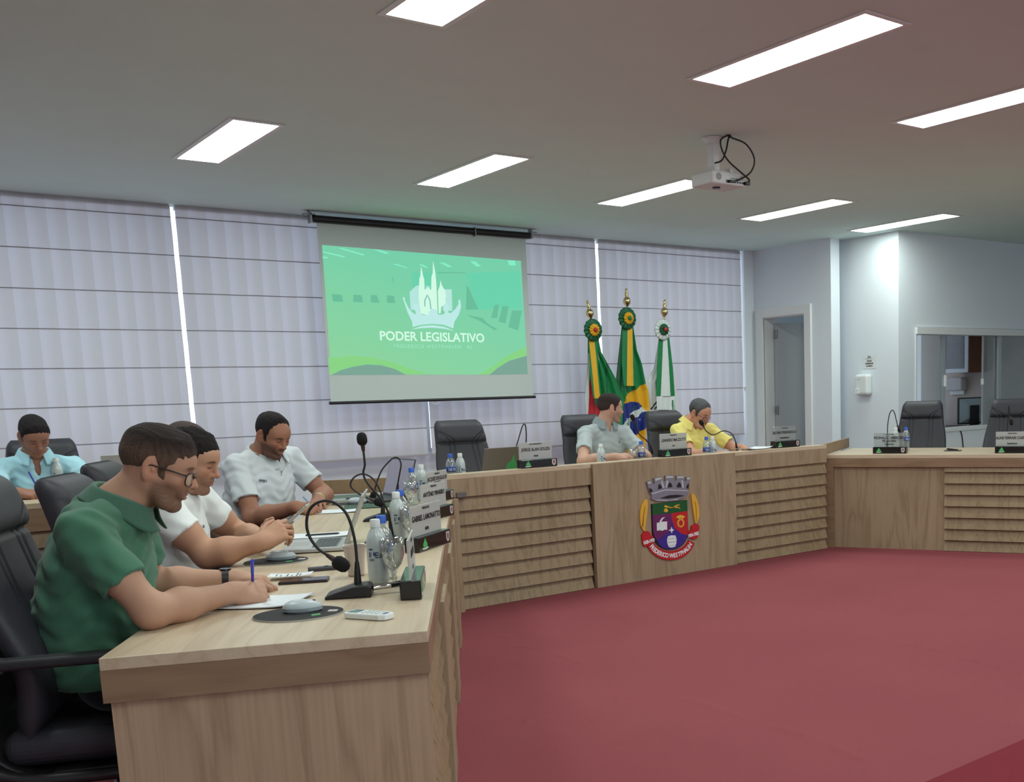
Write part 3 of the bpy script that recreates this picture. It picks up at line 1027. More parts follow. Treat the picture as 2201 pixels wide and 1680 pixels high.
# ------------------------------------------------------------------ side room seen through the service window
sheer = bpy.data.materials.new('sheer_slat')
sheer.use_nodes = True
nt = sheer.node_tree
nt.nodes.clear()
out = nt.nodes.new('ShaderNodeOutputMaterial')
a_ = nt.nodes.new('ShaderNodeAddShader')
df = nt.nodes.new('ShaderNodeBsdfDiffuse')
df.inputs[0].default_value = (.25, .25, .26, 1)
tl = nt.nodes.new('ShaderNodeBsdfTranslucent')
tl.inputs[0].default_value = (.72, .73, .74, 1)
nt.links.new(df.outputs[0], a_.inputs[0])
nt.links.new(tl.outputs[0], a_.inputs[1])
nt.links.new(a_.outputs[0], out.inputs[0])
cu = thing('vertical_blind', 'bright white vertical blind of the side room, seen through the service window', 'blind', (10.25, 9.22, 0))
vb = MB()
for k in range(13):
    vb.box(-.066, .066, -.001, .001, .83, CEIL - .08, 0, Matrix.Translation((.06 + .125 * k, 0, 0)) @ Matrix.Rotation(.06, 4, 'Z'))
vb.build('slats', sheer, cu)
MB().box(0, 1.62, -.03, .03, CEIL - .08, CEIL - .03).build('head_rail', M_TRIM, cu)
RX = 11.95
structure(MB().box(RX, RX + .12, 7.46, 9.46, 0, CEIL).build('wall_side_room_end', mat('beige_paint', (190, 178, 170), .8)))
M_BROWN = wood('brown_laminate', (118, 74, 50), (88, 52, 36), 2)
# local x runs along the wall away from the window wall, local -y faces into the side room
cab = thing('wall_cabinet', 'brown wall cabinet with glass door seen through the service window', 'cabinet', (RX, 8.62, 1.50), -math.pi / 2)
MB().box(0, .40, -.40, 0, 0, .02).box(0, .40, -.40, 0, .68, .70).box(0, .02, -.40, 0, .02, .68).box(.38, .40, -.40, 0, .02, .68).box(.02, .38, -.015, 0, .02, .68).box(.02, .38, -.38, -.02, .36, .375).build('cabinet_body', M_BROWN, cab)
gd = MB()
for (a, c, d_, e2) in ((0, .05, .0, .70), (.35, .40, .0, .70), (.05, .35, 0, .05), (.05, .35, .65, .70)):
    gd.box(a, c, -.42, -.40, d_, e2)
gdo = gd.build('glass_door', M_FRAME, cab)
MB().add([(.05, -.41, .05), (.35, -.41, .05), (.35, -.41, .65), (.05, -.41, .65)], [(0, 1, 2, 3)]).build('door_glass', glassy('smoked_glass', (150, 140, 140), .9, .03, bodyw=.0), gdo)
sd = thing('office_desk', 'dark desk under the monitor in the side room', 'desk', (11.50, 8.25, 0))
MB().box(-.42, .44, -.72, .72, .78, .81).build('desk_top', mat('dark_desk', (60, 62, 68), .5), sd, bevel=.004)
MB().box(-.40, .42, -.70, -.67, 0, .78).box(-.40, .42, .67, .70, 0, .78).box(.36, .38, -.67, .67, .3, .78).build('desk_panel', M_BROWN, sd)
mo = thing('monitor', 'computer monitor seen from behind through the service window', 'monitor', (11.70, 8.30, .811), math.radians(-14))
MB().box(-.20, .20, -.01, .02, .03, .37).build('monitor_bezel', M_BLACKP, mo, bevel=.006)
mk = MB()
mk.add([(-.185, -.011, .045), (.185, -.011, .045), (.185, -.011, .355), (-.185, -.011, .355), (-.09, -.055, .10), (.11, -.055, .10), (.11, -.055, .29), (-.09, -.055, .29)],
       [(0, 1, 5, 4), (1, 2, 6, 5), (2, 3, 7, 6), (3, 0, 4, 7), (4, 5, 6, 7)])
mk.build('monitor_back', mat('silver_plastic', (176, 188, 194), .4, noise=.03), mo)
MB().box(-.05, .09, -.075, -.05, .0, .27).box(-.11, .15, -.11, .07, 0, .012).build('monitor_stand', M_BLACKP, mo, bevel=.004)
td = thing('towel_dispenser', 'pale paper towel dispenser below the brown cabinet in the side room', 'dispenser', (RX, 8.66, 1.27), -math.pi / 2)
MB().box(-.13, .13, -.12, 0, 0, .17).build('towel_dispenser_shell', mat('pale_plastic', (196, 192, 190), .4), td, bevel=.02, seg=3)
MB().box(-.11, .11, -.04, -.03, -.05, .01).build('paper_towel', M_WP, td)
ph = thing('antenna', 'small black stick antenna standing beside the monitor', 'antenna', (11.88, 8.12, .811))
MB().lathe([(.02, 0), (.02, .01), (.008, .015), (.007, .18), (0, .182)], 12).build('antenna_rod', M_BLACKP, ph, smooth='auto')
structure(MB().box(9.30, 13.5, WIN_Y - .012, WIN_Y, .40, .84).build('trim_1', mat('gloss_white', (236, 240, 242), .3, noise=.01)))
tag(MB().tube(spline([(10.10, WIN_Y - .02, .86), (10.16, WIN_Y - .02, .80), (10.19, WIN_Y - .022, .65), (10.21, WIN_Y - .02, .40)]), .006, 8).build('cable', M_BLACKP, None, smooth=True), 'thin black cable hanging down below the service window', 'cable')

# ------------------------------------------------------------------ council benches
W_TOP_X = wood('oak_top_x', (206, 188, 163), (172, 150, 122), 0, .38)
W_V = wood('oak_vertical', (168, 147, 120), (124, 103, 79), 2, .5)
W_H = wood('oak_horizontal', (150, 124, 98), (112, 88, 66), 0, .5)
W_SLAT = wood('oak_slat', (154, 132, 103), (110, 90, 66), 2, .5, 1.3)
M_LATCH = mat('grey_latch', (110, 108, 106), .5, .5)
ZL = .795     # top of the two wings
ZC = .885     # top of the central bench
A0 = Vector((1.137, 2.394, 0))
EL = Vector((.4755, .8797, 0))
NL = Vector((.8797, -.4755, 0))
AR = Vector((6.69, 6.237, 0))
ER = Vector((.432, -.902, 0))
NR = Vector((.902, .432, 0))


def LP(s, t, z):
    return A0 + EL * s + NL * t + Vector((0, 0, z))


def slats(m, x0, x1, z_top, n, pitch, y_face, thick=.05, bottom=.0):
    """louvre boards, each leaning out at its lower edge; local front is -y"""
    for k in range(n):
        z1 = z_top - k * pitch
        z0 = max(bottom, z1 - pitch)
        b0, b1 = y_face, y_face + .028
        m.add([(x0, b0, z0 + .003), (x1, b0, z0 + .003), (x1, b1, z1), (x0, b1, z1), (x0, b0 + .02, z0 + .003), (x1, b0 + .02, z0 + .003), (x1, b1 + .02, z1), (x0, b1 + .02, z1)],
              [(0, 1, 2, 3), (5, 4, 7, 6), (0, 4, 5, 1), (3, 2, 6, 7), (0, 3, 7, 4), (1, 5, 6, 2)])


# central bench (local x along the front, local y towards the blinds)
cbn = thing('central_bench', 'long oak council bench in the centre carrying the coat of arms', 'desk', (3.12, 6.15, 0))
CL = 3.53
MB().box(0, CL, 0, .12, ZC - .03, ZC).build('front_ledge', W_TOP_X, cbn, bevel=.002)
MB().box(.03, CL - .03, .12, .75, .77, .80).build('bench_top', W_TOP_X, cbn, bevel=.002)
for nm, x0, x1 in (('top_fascia', .0, 1.115), ('top_fascia', 2.465, CL)):
    MB().box(x0, x1, .0, .025, .738, ZC - .03).build(nm, W_V, cbn, bevel=.001)
MB().box(1.115, 2.465, -.022, .02, .0, ZC - .002).build('emblem_panel', W_V, cbn, bevel=.002)
MB().box(.0, .045, -.06, .03, .0, .735).build('end_post', W_V, cbn, bevel=.002)
for x0, x1 in ((.045, 1.10), (2.48, CL)):
    m = MB()
    slats(m, x0, x1, .738, 8, .0925, .0)
    m.build('louvre_front', W_SLAT, cbn)
MB().box(.03, CL - .03, .055, .08, 0, ZC - .03).build('back_board', W_V, cbn)
MB().box(.06, .13, -.012, .0, .735, .77).build('latch', M_LATCH, cbn, bevel=.003)
# raised side boards that close the bench towards the wings
dl = Vector((-EL.y, EL.x, 0))
for nm, o, d_, L in (('side_board', Vector((.02, .0, 0)), Vector((-.8797, .4755, 0)), .80), ('side_board', Vector((CL + .02, .05, 0)), Vector((.86, .51, 0)), 1.13)):
    nrm = Vector((-d_.y, d_.x, 0)) if d_.x > 0 else Vector((d_.y, -d_.x, 0))
    Mb = frame(o, d_, nrm if d_.x > 0 else nrm)
    m = MB()
    m.box(0, L, 0, .03, ZL + .001, ZC, 0)
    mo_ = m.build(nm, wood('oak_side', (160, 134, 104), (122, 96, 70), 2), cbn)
    x = d_
    ang = math.atan2(d_.y, d_.x)
    mo_.location = o
    mo_.rotation_euler = (0, 0, ang)
    if d_.x < 0:
        for v in mo_.data.vertices:
            v.co.y = -v.co.y
        mo_.data.flip_normals()

# right wing (local x along its front edge away from the bench, local y = backwards)
rw = thing('right_wing_desk', 'oak council desk along the right side in front of two empty chairs', 'desk', AR, math.atan2(ER.y, ER.x))
RL = 4.3
for v in (0,):
    MB().prism([(0, 0), (RL, 0), (RL, .95), (.0, .95)], ZL - .03, ZL).build('desk_top', W_TOP_X, rw, bevel=.002)
    MB().box(.0, RL, .0, .025, .692, ZL - .03).build('top_fascia', W_H, rw, bevel=.001)
    MB().box(0, .095, .0, .025, 0, .692).build('end_stile', W_H, rw)
    MB().box(.095, 1.03, .03, .05, .0, .692).build('plain_panel', W_V, rw)
    m = MB()
    slats(m, 1.03, RL, .743, 8, .0935, .005)
    m.build('louvre_front', W_SLAT, rw)
    MB().box(.02, RL - .02, .10, .12, 0, ZL - .03).build('back_board', W_V, rw)
# left wing: local x along its inner edge, local y away from the aisle
lw = thing('left_wing_desk', 'oak council desk along the left side where three men sit writing', 'desk', A0, math.atan2(EL.y, EL.x))
LLn = 4.19
MB().prism([(0, 0), (LLn, 0), (LLn - .02, .737), (-.051, .737)], ZL - .03, ZL).build('desk_top', W_TOP_X, lw, bevel=.002)
Ms = Matrix.Translation((0, 0, 0)) @ Matrix(((1, -.051 / .737, 0, 0), (0, 1, 0, 0), (0, 0, 1, 0), (0, 0, 0, 1)))
ef = MB()
ef.box(0, .025, .0, .737, ZL - .107, ZL - .03, 0, Ms)
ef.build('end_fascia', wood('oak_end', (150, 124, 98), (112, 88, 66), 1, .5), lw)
ef = MB()
ef.box(.012, .035, .004, .725, 0, ZL - .107, 0, Ms)
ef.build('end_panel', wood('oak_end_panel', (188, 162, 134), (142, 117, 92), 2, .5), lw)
MB().box(.03, LLn, .0, .02, ZL - .105, ZL - .03).build('top_fascia', W_H, lw)
for x0, x1 in ((.94, 1.30), (2.10, 2.45), (3.2, 3.45)):
    MB().box(x0, x1, -.012, .03, 0, ZL - .105).build('front_panel', W_V, lw, bevel=.002)
MB().box(LLn - .1, LLn, -.0, .03, 0, ZL - .105).build('front_panel', W_V, lw)
for x0, x1 in ((.03, .94), (1.30, 2.10), (2.45, 3.2), (3.45, LLn - .1)):
    m = MB()
    slats(m, x0, x1, ZL - .105, 7, .0985, .0)
    m.build('louvre_front', W_SLAT, lw)
MB().box(.04, LLn - .02, .06, .08, 0, ZL - .03).build('modesty_board', W_V, lw)
MB().box(.02, .06, .66, .72, 0, ZL - .03).build('desk_support', W_V, lw)

# ------------------------------------------------------------------ coat of arms on the central bench
EY = 6.15 - .0225
em_ = thing('coat_of_arms', 'painted municipal coat of arms fixed to the front of the central bench', 'emblem', (0, EY, 0))


def EP(a, c):
    p = onpl(1340 + a / 8., 1010 + c / 8., (0, EY, 0), (0, 1, 0))
    return (p.x, p.z)


def eshape(name, mat_, polys, y0, y1, parent=None):
    m = MB()
    Mq = Matrix(((1, 0, 0, 0), (0, 0, -1, 0), (0, 1, 0, 0), (0, 0, 0, 1)))   # (x, z, depth) -> x, -depth, z
    for poly in polys:
        pts = [EP(*q) for q in poly]
        ar = sum(pts[i][0] * pts[(i + 1) % len(pts)][1] - pts[(i + 1) % len(pts)][0] * pts[i][1] for i in range(len(pts)))
        if ar < 0:
            pts = pts[::-1]
        m.prism(pts, y0, y1, 0, Mq)
    return m.build(name, mat_, parent or em_)


def arc(cx, cy, rx, ry, a0, a1, n=16):
    return [(cx + rx * math.cos(math.radians(a0 + (a1 - a0) * i / n)), cy + ry * math.sin(math.radians(a0 + (a1 - a0) * i / n))) for i in range(n + 1)]


E_GREEN = mat('emblem_green', (18, 84, 40), .35)
E_PURPLE = mat('emblem_purple', (104, 34, 92), .35)
E_BLUE = mat('emblem_blue', (58, 40, 140), .35)
E_RED = mat('emblem_red', (186, 32, 40), .35)
E_WHITE = mat('emblem_white', (226, 230, 234), .35)
E_GOLD = mat('emblem_gold', (222, 170, 60), .35)
E_SILVER = mat('emblem_silver', (150, 148, 162), .3, .5)
E_LSILVER = mat('emblem_light_silver', (205, 208, 214), .3, .3)
E_BLACK = mat('emblem_black', (26, 24, 28), .4)
low = arc(790, 1085, 305, 285, 180, 0, 24)
low = [(485 + (x - 485), y) for x, y in [(790 - 300 * math.cos(math.pi * i / 24), 1080 + 280 * math.sin(math.pi * i / 24)) for i in range(25)]]
eshape('shield', E_BLACK, [[(470, 582), (1082, 512), (1100, 1060)] + [(p[0], p[1] + 6) for p in reversed(low)] + [(488, 1100)]], .0, .010)
sh = eshape('shield_chief', E_GREEN, [[(476, 586), (1078, 518), (1082, 700), (800, 738), (482, 770)]], .010, .0135)
eshape('shield_left_field', E_PURPLE, [[(482, 770), (800, 738), (800, 980), (760, 1060), (640, 1150), (560, 1200), (520, 1150), (496, 1060)]], .010, .013)
eshape('shield_right_field', E_RED, [[(800, 738), (1082, 700), (1090, 1100), (1060, 1115), (960, 1080), (860, 990), (815, 860)]], .010, .0132)
eshape('shield_base_field', E_BLUE, [[(800, 740), (815, 860), (860, 990), (960, 1080), (1060, 1115), (1085, 1110), (1060, 1190), (1000, 1270), (920, 1330), (800, 1360), (680, 1340), (610, 1290), (555, 1205), (640, 1150), (760, 1060), (800, 980)]], .010, .0128)
eshape('shield_horn', E_GOLD, [[(672, 700), (680, 670), (720, 650), (748, 690), (740, 712), (700, 722)], [(760, 628), (830, 634), (900, 590), (940, 588), (952, 610), (925, 600), (850, 645), (770, 648)], [(800, 640), (900, 626), (945, 640), (960, 672), (930, 648), (860, 646)], [(680, 605), (712, 602), (770, 628), (770, 640), (690, 640)]], .0135, .0155)
eshape('shield_book', E_WHITE, [[(553, 905), (640, 885), (728, 880), (728, 1025), (690, 1018), (648, 1040), (600, 1030), (555, 1040)]], .013, .016)
eshape('shield_quill', E_WHITE, [[(598, 960), (600, 870), (640, 815), (690, 805), (650, 840), (620, 890), (610, 970)]], .016, .0185)
eshape('shield_star', E_WHITE, [[(805, 970), (820, 1012), (855, 1022), (822, 1040), (808, 1088), (793, 1044), (755, 1034), (790, 1016)]], .0128, .016)
brl = eshape('shield_barrel', E_WHITE, [[(745, 1135), (800, 1118), (870, 1118), (888, 1170), (890, 1240), (868, 1312), (800, 1328), (755, 1315), (732, 1250), (730, 1190)]], .0128, .016)
eshape('barrel_hoop', mat('hoop_grey', (120, 128, 132), .5), [[(748, 1180), (868, 1165), (868, 1171), (748, 1186)], [(735, 1238), (888, 1222), (888, 1229), (735, 1245)], [(748, 1298), (872, 1282), (872, 1288), (748, 1304)]], .016, .0166, brl)
gear = []
for k in range(48):
    r = 70 if (k // 2) % 2 == 0 else 57
    w = 2 * math.pi * k / 48
    gear.append((965 + r * .95 * math.cos(w), 905 + r * 1.18 * math.sin(w)))
eshape('shield_gear', E_GOLD, [gear, [(885, 815), (905, 785), (960, 765), (1010, 780), (1042, 795), (1010, 825), (985, 838), (935, 840), (915, 825)]], .0132, .0155)
eshape('gear_centre', E_RED, [arc(965, 905, 36, 48, 0, 345, 18)], .0155, .0165)
# crown
eshape('crown', E_SILVER, [[(380, 205), (440, 172), (475, 240), (522, 225), (500, 140), (630, 112), (645, 160), (660, 205), (705, 185), (700, 92), (838, 90), (840, 160), (850, 180), (890, 178), (895, 95), (1018, 95), (1022, 170), (1035, 190), (1060, 185), (1058, 118), (1132, 118), (1108, 240), (1098, 330), (1080, 345), (1085, 430), (1040, 470), (900, 515), (700, 535), (520, 520), (462, 490), (468, 430), (440, 390), (425, 350)]], 0, .014)
eshape('crown_window', E_BLACK, [[(572, 330), (580, 260), (600, 235), (625, 260), (645, 310)], [(742, 300), (755, 235), (780, 205), (805, 235), (822, 290)], [(893, 295), (910, 235), (940, 205), (965, 235), (975, 295)], [(425, 340), (430, 305), (462, 320), (488, 360), (440, 385)], [(1055, 300), (1075, 250), (1105, 225), (1098, 325)], [(600, 480), (760, 430), (900, 420), (1040, 438), (900, 470), (740, 488)]], .014, .0155)
eshape('crown_highlight', E_LSILVER, [[(625, 180), (648, 185), (682, 300), (650, 308)], [(705, 300), (722, 180), (745, 175), (742, 225), (722, 300)], [(975, 175), (1000, 172), (1015, 300), (990, 300)], [(525, 140), (630, 122), (634, 150), (530, 185)], [(710, 105), (830, 100), (830, 130), (712, 135)], [(900, 108), (1012, 105), (1012, 135), (902, 135)], [(1068, 128), (1125, 128), (1118, 160), (1070, 155)], [(395, 205), (440, 190), (455, 225), (405, 235)],
                                    [(470, 395), (700, 330), (1080, 345), (1078, 358), (700, 346), (476, 412)], [(520, 505), (760, 520), (930, 490), (900, 512), (700, 530), (540, 520)]], .014, .0158)
for pts, core in (([(345, 505), (400, 505), (405, 620), (390, 760), (372, 900), (352, 1045), (330, 1040), (285, 950), (272, 830), (275, 700), (300, 600)], [(300, 960), (320, 800), (350, 620), (356, 622), (332, 820), (322, 980)]),
                  ([(1150, 410), (1205, 412), (1250, 500), (1285, 650), (1290, 780), (1262, 880), (1235, 920), (1218, 900), (1190, 720), (1165, 540), (1155, 470)], [(1222, 540), (1240, 700), (1238, 880), (1232, 880), (1230, 700), (1215, 545)])):
    w_ = eshape('wheat_ear', E_GOLD, [pts], 0, .012)
    eshape('wheat_core', mat('wheat_brown', (150, 96, 24), .5), [core], .012, .0135, w_)
band = []
for i in range(25):
    t = math.radians(168 - 153 * i / 24)
    band.append((795 + 430 * math.cos(t), 1150 + 395 * math.sin(t)))
inner = []
for i in range(25):
    t = math.radians(15 + 153 * i / 24)
    inner.append((795 + 322 * math.cos(t), 1130 + 262 * math.sin(t)))
bd = eshape('motto_band', E_RED, [band + inner], 0, .009)
eshape('motto_scroll', E_RED, [[(300, 1110), (340, 1055), (400, 1045), (445, 1075), (445, 1110), (490, 1130), (492, 1250), (430, 1290), (345, 1315), (315, 1260)]], 0, .013)
eshape('motto_scroll', E_RED, [[(1150, 960), (1200, 925), (1265, 925), (1290, 970), (1280, 1040), (1258, 1060), (1258, 1160), (1200, 1185), (1110, 1160), (1095, 1040), (1150, 1030)]], 0, .013)
s_ = 'FREDERICO WESTPHALEN'
arcp = [(795 + 378 * math.cos(math.radians(153 - 131 * k / 200)), 1138 + 334 * math.sin(math.radians(153 - 131 * k / 200))) for k in range(201)]
cum = [0]
for k in range(200):
    cum.append(cum[-1] + math.hypot(arcp[k + 1][0] - arcp[k][0], arcp[k + 1][1] - arcp[k][1]))
WID = {'I': .5, ' ': .55, 'W': 1.4, 'F': .85, 'E': .88, 'L': .85}
tot = sum(WID.get(ch, 1.0) for ch in s_)
run = 0
for ch in s_:
    w_c = WID.get(ch, 1.0)
    d0 = (run + w_c / 2) / tot * cum[-1]
    run += w_c
    if ch == ' ':
        continue
    k = min(range(201), key=lambda q: abs(cum[q] - d0))
    x, z = EP(*arcp[k])
    x2, z2 = EP(*arcp[min(k + 4, 200)])
    x1, z1 = EP(*arcp[max(k - 4, 0)])
    d_ = Vector((x2 - x1, 0, z2 - z1))
    text('motto_lettering', ch, .047, E_WHITE, em_, frame(Vector((x, -.0095, z)), d_, Vector((-d_.z, 0, d_.x))), .0006, .0018, sx=.80)
for a, c, s in ((418, 1225, '1628-1970'), (1182, 1108, '1954-1955')):
    x, z = EP(a, c)
    text('scroll_lettering', s, .034, E_WHITE, em_, frame(Vector((x, -.0138, z)), (1, 0, .12), (0, 0, 1)), .0004, .0018, sx=.72)

# ------------------------------------------------------------------ name plates
M_PBASE = mat('plate_black', (14, 13, 15), .25, noise=.1, coat=.3)
M_PANEL = glassy('plate_acrylic', (238, 240, 240), .93, .15, (206, 208, 205), .62)
M_PANELC = glassy('plate_acrylic_clear', (238, 242, 242), .95, .1, (206, 210, 208), .22)
M_TXT = mat('plate_ink', (34, 32, 34), .6)
M_LOGO = mat('logo_green', (70, 170, 96), .5)
M_LOGOW = mat('logo_white_paint', (206, 222, 208), .5)
M_SEAL = mat('seal_grey', (206, 190, 192), .5)
M_SEALI = mat('seal_inner', (120, 84, 92), .5)
ANG_L = math.atan2(EL.y, EL.x)
ANG_R = math.atan2(ER.y, ER.x)


def name_plate(loc, rz, label, role, lines, party, clear=False, fs=.03):
    t = thing('name_plate', label, 'name plate', loc, rz, 'name plates on the council desks')
    MB().box(-.143, .143, -.03, .03, .0, .056).build('plate_base', M_PBASE, t, bevel=.004)
    MB().box(-.14, .12, -.003, .003, .0565, .172).build('plate_panel', M_PANELC if clear else M_PANEL, t, bevel=.001)
    F = lambda x, z, y=-.0042: frame(Vector((x, y, z)), (1, 0, 0), (0, 0, 1))
    text('plate_lettering', role, .0125, M_TXT, t, F(-.01, .158), .0002, .0003)
    zz = .122 if len(lines) == 1 else .131
    for k, s in enumerate(lines):
        text('plate_lettering', s, fs, M_TXT, t, F(-.01, zz - .027 * k), .0002, .0007, sx=.8, shear=.15)
    text('plate_lettering', party, .0165, M_TXT, t, F(-.01, .078), .0002, .0006, sx=.9)
    lg = MB()
    Mq = lambda y: Matrix(((1, 0, 0, 0), (0, 0, -1, y), (0, 1, 0, 0), (0, 0, 0, 1)))
    lg.prism([(-.106, .017), (-.09, .014), (-.074, .017), (-.072, .027), (-.082, .038), (-.089, .05), (-.097, .038), (-.108, .028)], 0, .0012, 0, Mq(-.03))
    lo = lg.build('plate_logo', M_LOGO, t)
    MB().prism([(-.114, .009), (-.09, .007), (-.066, .011), (-.067, .015), (-.09, .0125), (-.113, .014)], 0, .0014, 0, Mq(-.03)).build('logo_swoosh', M_LOGOW, lo)
    sl = MB().prism([(.100, .048), (.130, .048), (.130, .022), (.124, .012), (.115, .008), (.106, .012), (.100, .022)], 0, .0012, 0, Mq(-.03)).build('plate_seal', M_SEAL, t)
    MB().prism([(.108, .042), (.122, .042), (.122, .024), (.115, .016), (.108, .024)], 0, .0016, 0, Mq(-.03)).build('seal_arms', M_SEALI, sl)
    return t


def mid(a, b, z):
    return (onz(a[0], a[1], z) + onz(b[0], b[1], z)) / 2


def on_left(s, t, z=ZL):
    return LP(s, t, z)


name_plate(on_left(.575, -.062), ANG_L, 'name plate standing edge-on at the near corner of the left desk', 'VEREADOR', ['ISMAEL SILVA'], 'MDB')
name_plate(on_left(1.54, -.055), ANG_L - .40, 'name plate reading GABRIEL LAMONATTO on the left desk', 'VEREADOR', ['GABRIEL LAMONATTO'], 'MDB')
name_plate(on_left(2.58, -.06), ANG_L - .42, 'name plate half hidden between the GABRIEL and JACQUES plates', 'VEREADOR', ['ANTÔNIO PINHEIRO'], 'PSDB')
name_plate(on_left(3.46, -.07), ANG_L - .40, 'name plate reading JACQUES DOUGLAS DE OLIVEIRA at the far end of the left desk', 'VEREADOR', ['JACQUES DOUGLAS DE', 'OLIVEIRA'], 'PP')
p = mid((1103, 1006), (1191, 1000.5), ZC)
name_plate((3.845, 6.225, ZC), 0, 'name plate reading JORGE ALAN SOUZA in front of the empty central chair', 'VICE PRESIDENTE', ['JORGE ALAN SOUZA'], 'PSDB')
name_plate((5.065, 6.235, ZC), 0, 'name plate reading LEANDRO MAZZUTTI in front of the man in grey', 'PRESIDENTE', ['LEANDRO MAZZUTTI'], 'PDT')
name_plate((6.25, 6.24, ZC), 0, 'name plate reading BELONIR VENDRUSCOLO at the right end of the central bench', '1º SECRETÁRIO', ['BELONIR VENDRUSCOLO'], 'PROGRESSISTAS', True)
name_plate(Vector((7.08, 5.82, ZL)), ANG_R, 'clear name plate reading REGINALDO AMBROSIO PELLEGRIN on the right desk', '2º SECRETÁRIO', ['REGINALDO AMBRÓSIO', 'PELLEGRIN'], 'Progressistas', True)
name_plate(Vector((7.40, 5.01, ZL)) + ER * .143 + NR * .03, ANG_R, 'name plate reading ALINE FERRARI CAERAN, cut by the right edge of the photo', 'VEREADORA', ['ALINE FERRARI CAERAN'], 'Republicanos', False)

# ------------------------------------------------------------------ bottles, glasses, cup
M_PET = glassy('clear_bottle', (236, 244, 244), .86, .06, (214, 224, 224), .16)
M_FROST = glassy('frosted_bottle', (226, 236, 236), .75, .25, (218, 228, 228), .62)
M_CAPB = mat('blue_cap', (52, 98, 200), .4)
M_CAPW = mat('white_cap', (226, 230, 228), .4)
M_LABB = mat('label_blue', (34, 62, 140), .5)
M_LABW = mat('label_print', (190, 200, 216), .5)
M_PRINT = mat('label_ink', (52, 66, 112), .5)
M_GLASS = glassy('drinking_glass', (246, 250, 250), .84, .02, (214, 224, 224), .05)
M_CUP = glassy('plastic_cup', (240, 226, 216), .55, .3, (222, 206, 196), .62)
PROF = [(0.0, .006), (.018, .002), (.026, .004), (.031, .012), (.0315, .03), (.031, .045), (.0318, .06), (.0315, .10), (.0315, .128), (.031, .135), (.028, .152), (.021, .168), (.0145, .178), (.0125, .183), (.0125, .190)]


def bottle(kind, loc, label, rz=0):
    t = thing('water_bottle', label, 'bottle', loc, rz, 'small water bottles on the desks')
    fr_ = kind == 'white'
    MB().lathe(PROF, 28, 0, None, rfun=lambda w, z: 1 + (.05 * math.cos(5 * w) * max(0, 1 - z / .02) if z < .02 else 0)).build('bottle_body', M_FROST if fr_ else M_PET, t, smooth=True)
    MB().lathe([(.0155, .181), (.0155, .184), (.0150, .203), (.0135, .2055), (0, .2055)], 24, 0, None, rfun=lambda w, z: 1 + .02 * math.cos(24 * w)).build('bottle_cap', M_CAPW if fr_ else M_CAPB, t, smooth='auto')
    if fr_:
        MB().lathe([(0, .008), (.0285, .012), (.029, .03), (.0288, .10), (.029, .128), (.026, .150), (0, .150)], 20).build('water', M_FROST, t, smooth='auto')
    else:
        lb = MB().lathe([(.0322, .088), (.0322, .122)], 28).build('bottle_label', M_LABB, t, smooth=True)

    def patch(m, w0, w1, z0, z1):
        n = 5
        r = .0326
        m.add([(r * math.cos(w0 + (w1 - w0) * i / n), r * math.sin(w0 + (w1 - w0) * i / n), z) for z in (z0, z1) for i in range(n + 1)],
              [(i, i + 1, n + 2 + i, n + 1 + i) for i in range(n)])
    m = MB()
    if fr_:
        for (w0, w1, z0, z1) in ((-2.4, -2.0, .112, .117), (-2.4, -2.28, .09, .106), (-2.2, -2.15, .092, .106), (-1.95, -1.78, .095, .106), (-2.4, -1.9, .083, .085), (-2.4, -1.9, .079, .081), (-.4, 0, .09, .115), (2.2, 2.5, .09, .115)):
            patch(m, w0, w1, z0, z1)
        pr = m.build('bottle_print', M_PRINT, t)
        text('bottle_lettering', 'Ea', .026, M_PRINT, t, frame(Vector((.0335 * math.cos(-1.45), .0335 * math.sin(-1.45), .096)), (math.sin(1.45), math.cos(1.45), 0), (0, 0, 1)), .0002, .0002)
    else:
        for w in (-2.5, -2.2, -1.95, -1.5, -1.2, -.8, .2, .6, 1.4, 1.9):
            patch(m, w, w + .13, .094, .094 + .018)
        m.build('label_mark', M_LABW, lb)
    return t


def goblet(loc, label):
    t = thing('goblet', label, 'glass', loc, 0, 'stemmed water glasses on the desks')
    fl_ = lambda w, z: 1 + (.03 * abs(math.sin(6 * w)) if z < .11 else 0)
    MB().lathe([(.0, .046), (.012, .05), (.026, .07), (.034, .095), (.0345, .12), (.033, .148), (.0318, .148), (.033, .12), (.0325, .095), (.0245, .0715), (.010, .053), (0, .05)], 28, 0, None, rfun=fl_).build('goblet_bowl', M_GLASS, t, smooth=True)
    MB().lathe([(0, 0), (.032, 0), (.032, .002), (.012, .008), (.006, .016), (.009, .026), (.0055, .036), (.010, .046), (0, .046)], 24).build('goblet_foot', M_GLASS, t, smooth=True)
    return t


bottle('white', on_left(.745, -.175), 'milky bottle with white cap beside the near left microphone', -.4)
bottle('blue', on_left(.85, -.165), 'blue-capped bottle right behind the milky bottle, beside the near microphone', .3)
bottle('white', on_left(1.74, -.178), 'white-capped bottle to the left of the GABRIEL name plate', 0)
bottle('blue', on_left(1.84, -.168), 'blue-capped bottle behind the white-capped one, left of the GABRIEL plate', .6)
bottle('blue', on_left(3.30, -.20), 'blue-capped bottle left of the JACQUES name plate', 0)
bottle('white', on_left(3.55, -.16), 'white-capped bottle directly behind the JACQUES name plate', 0)
ZW = .80     # working surface of the central bench, behind its raised front ledge


def by_top(px, py, hgt):
    p = onpl(px, py, (0, 6.40, 0), (0, 1, 0))
    return Vector((p.x, p.y, ZW))


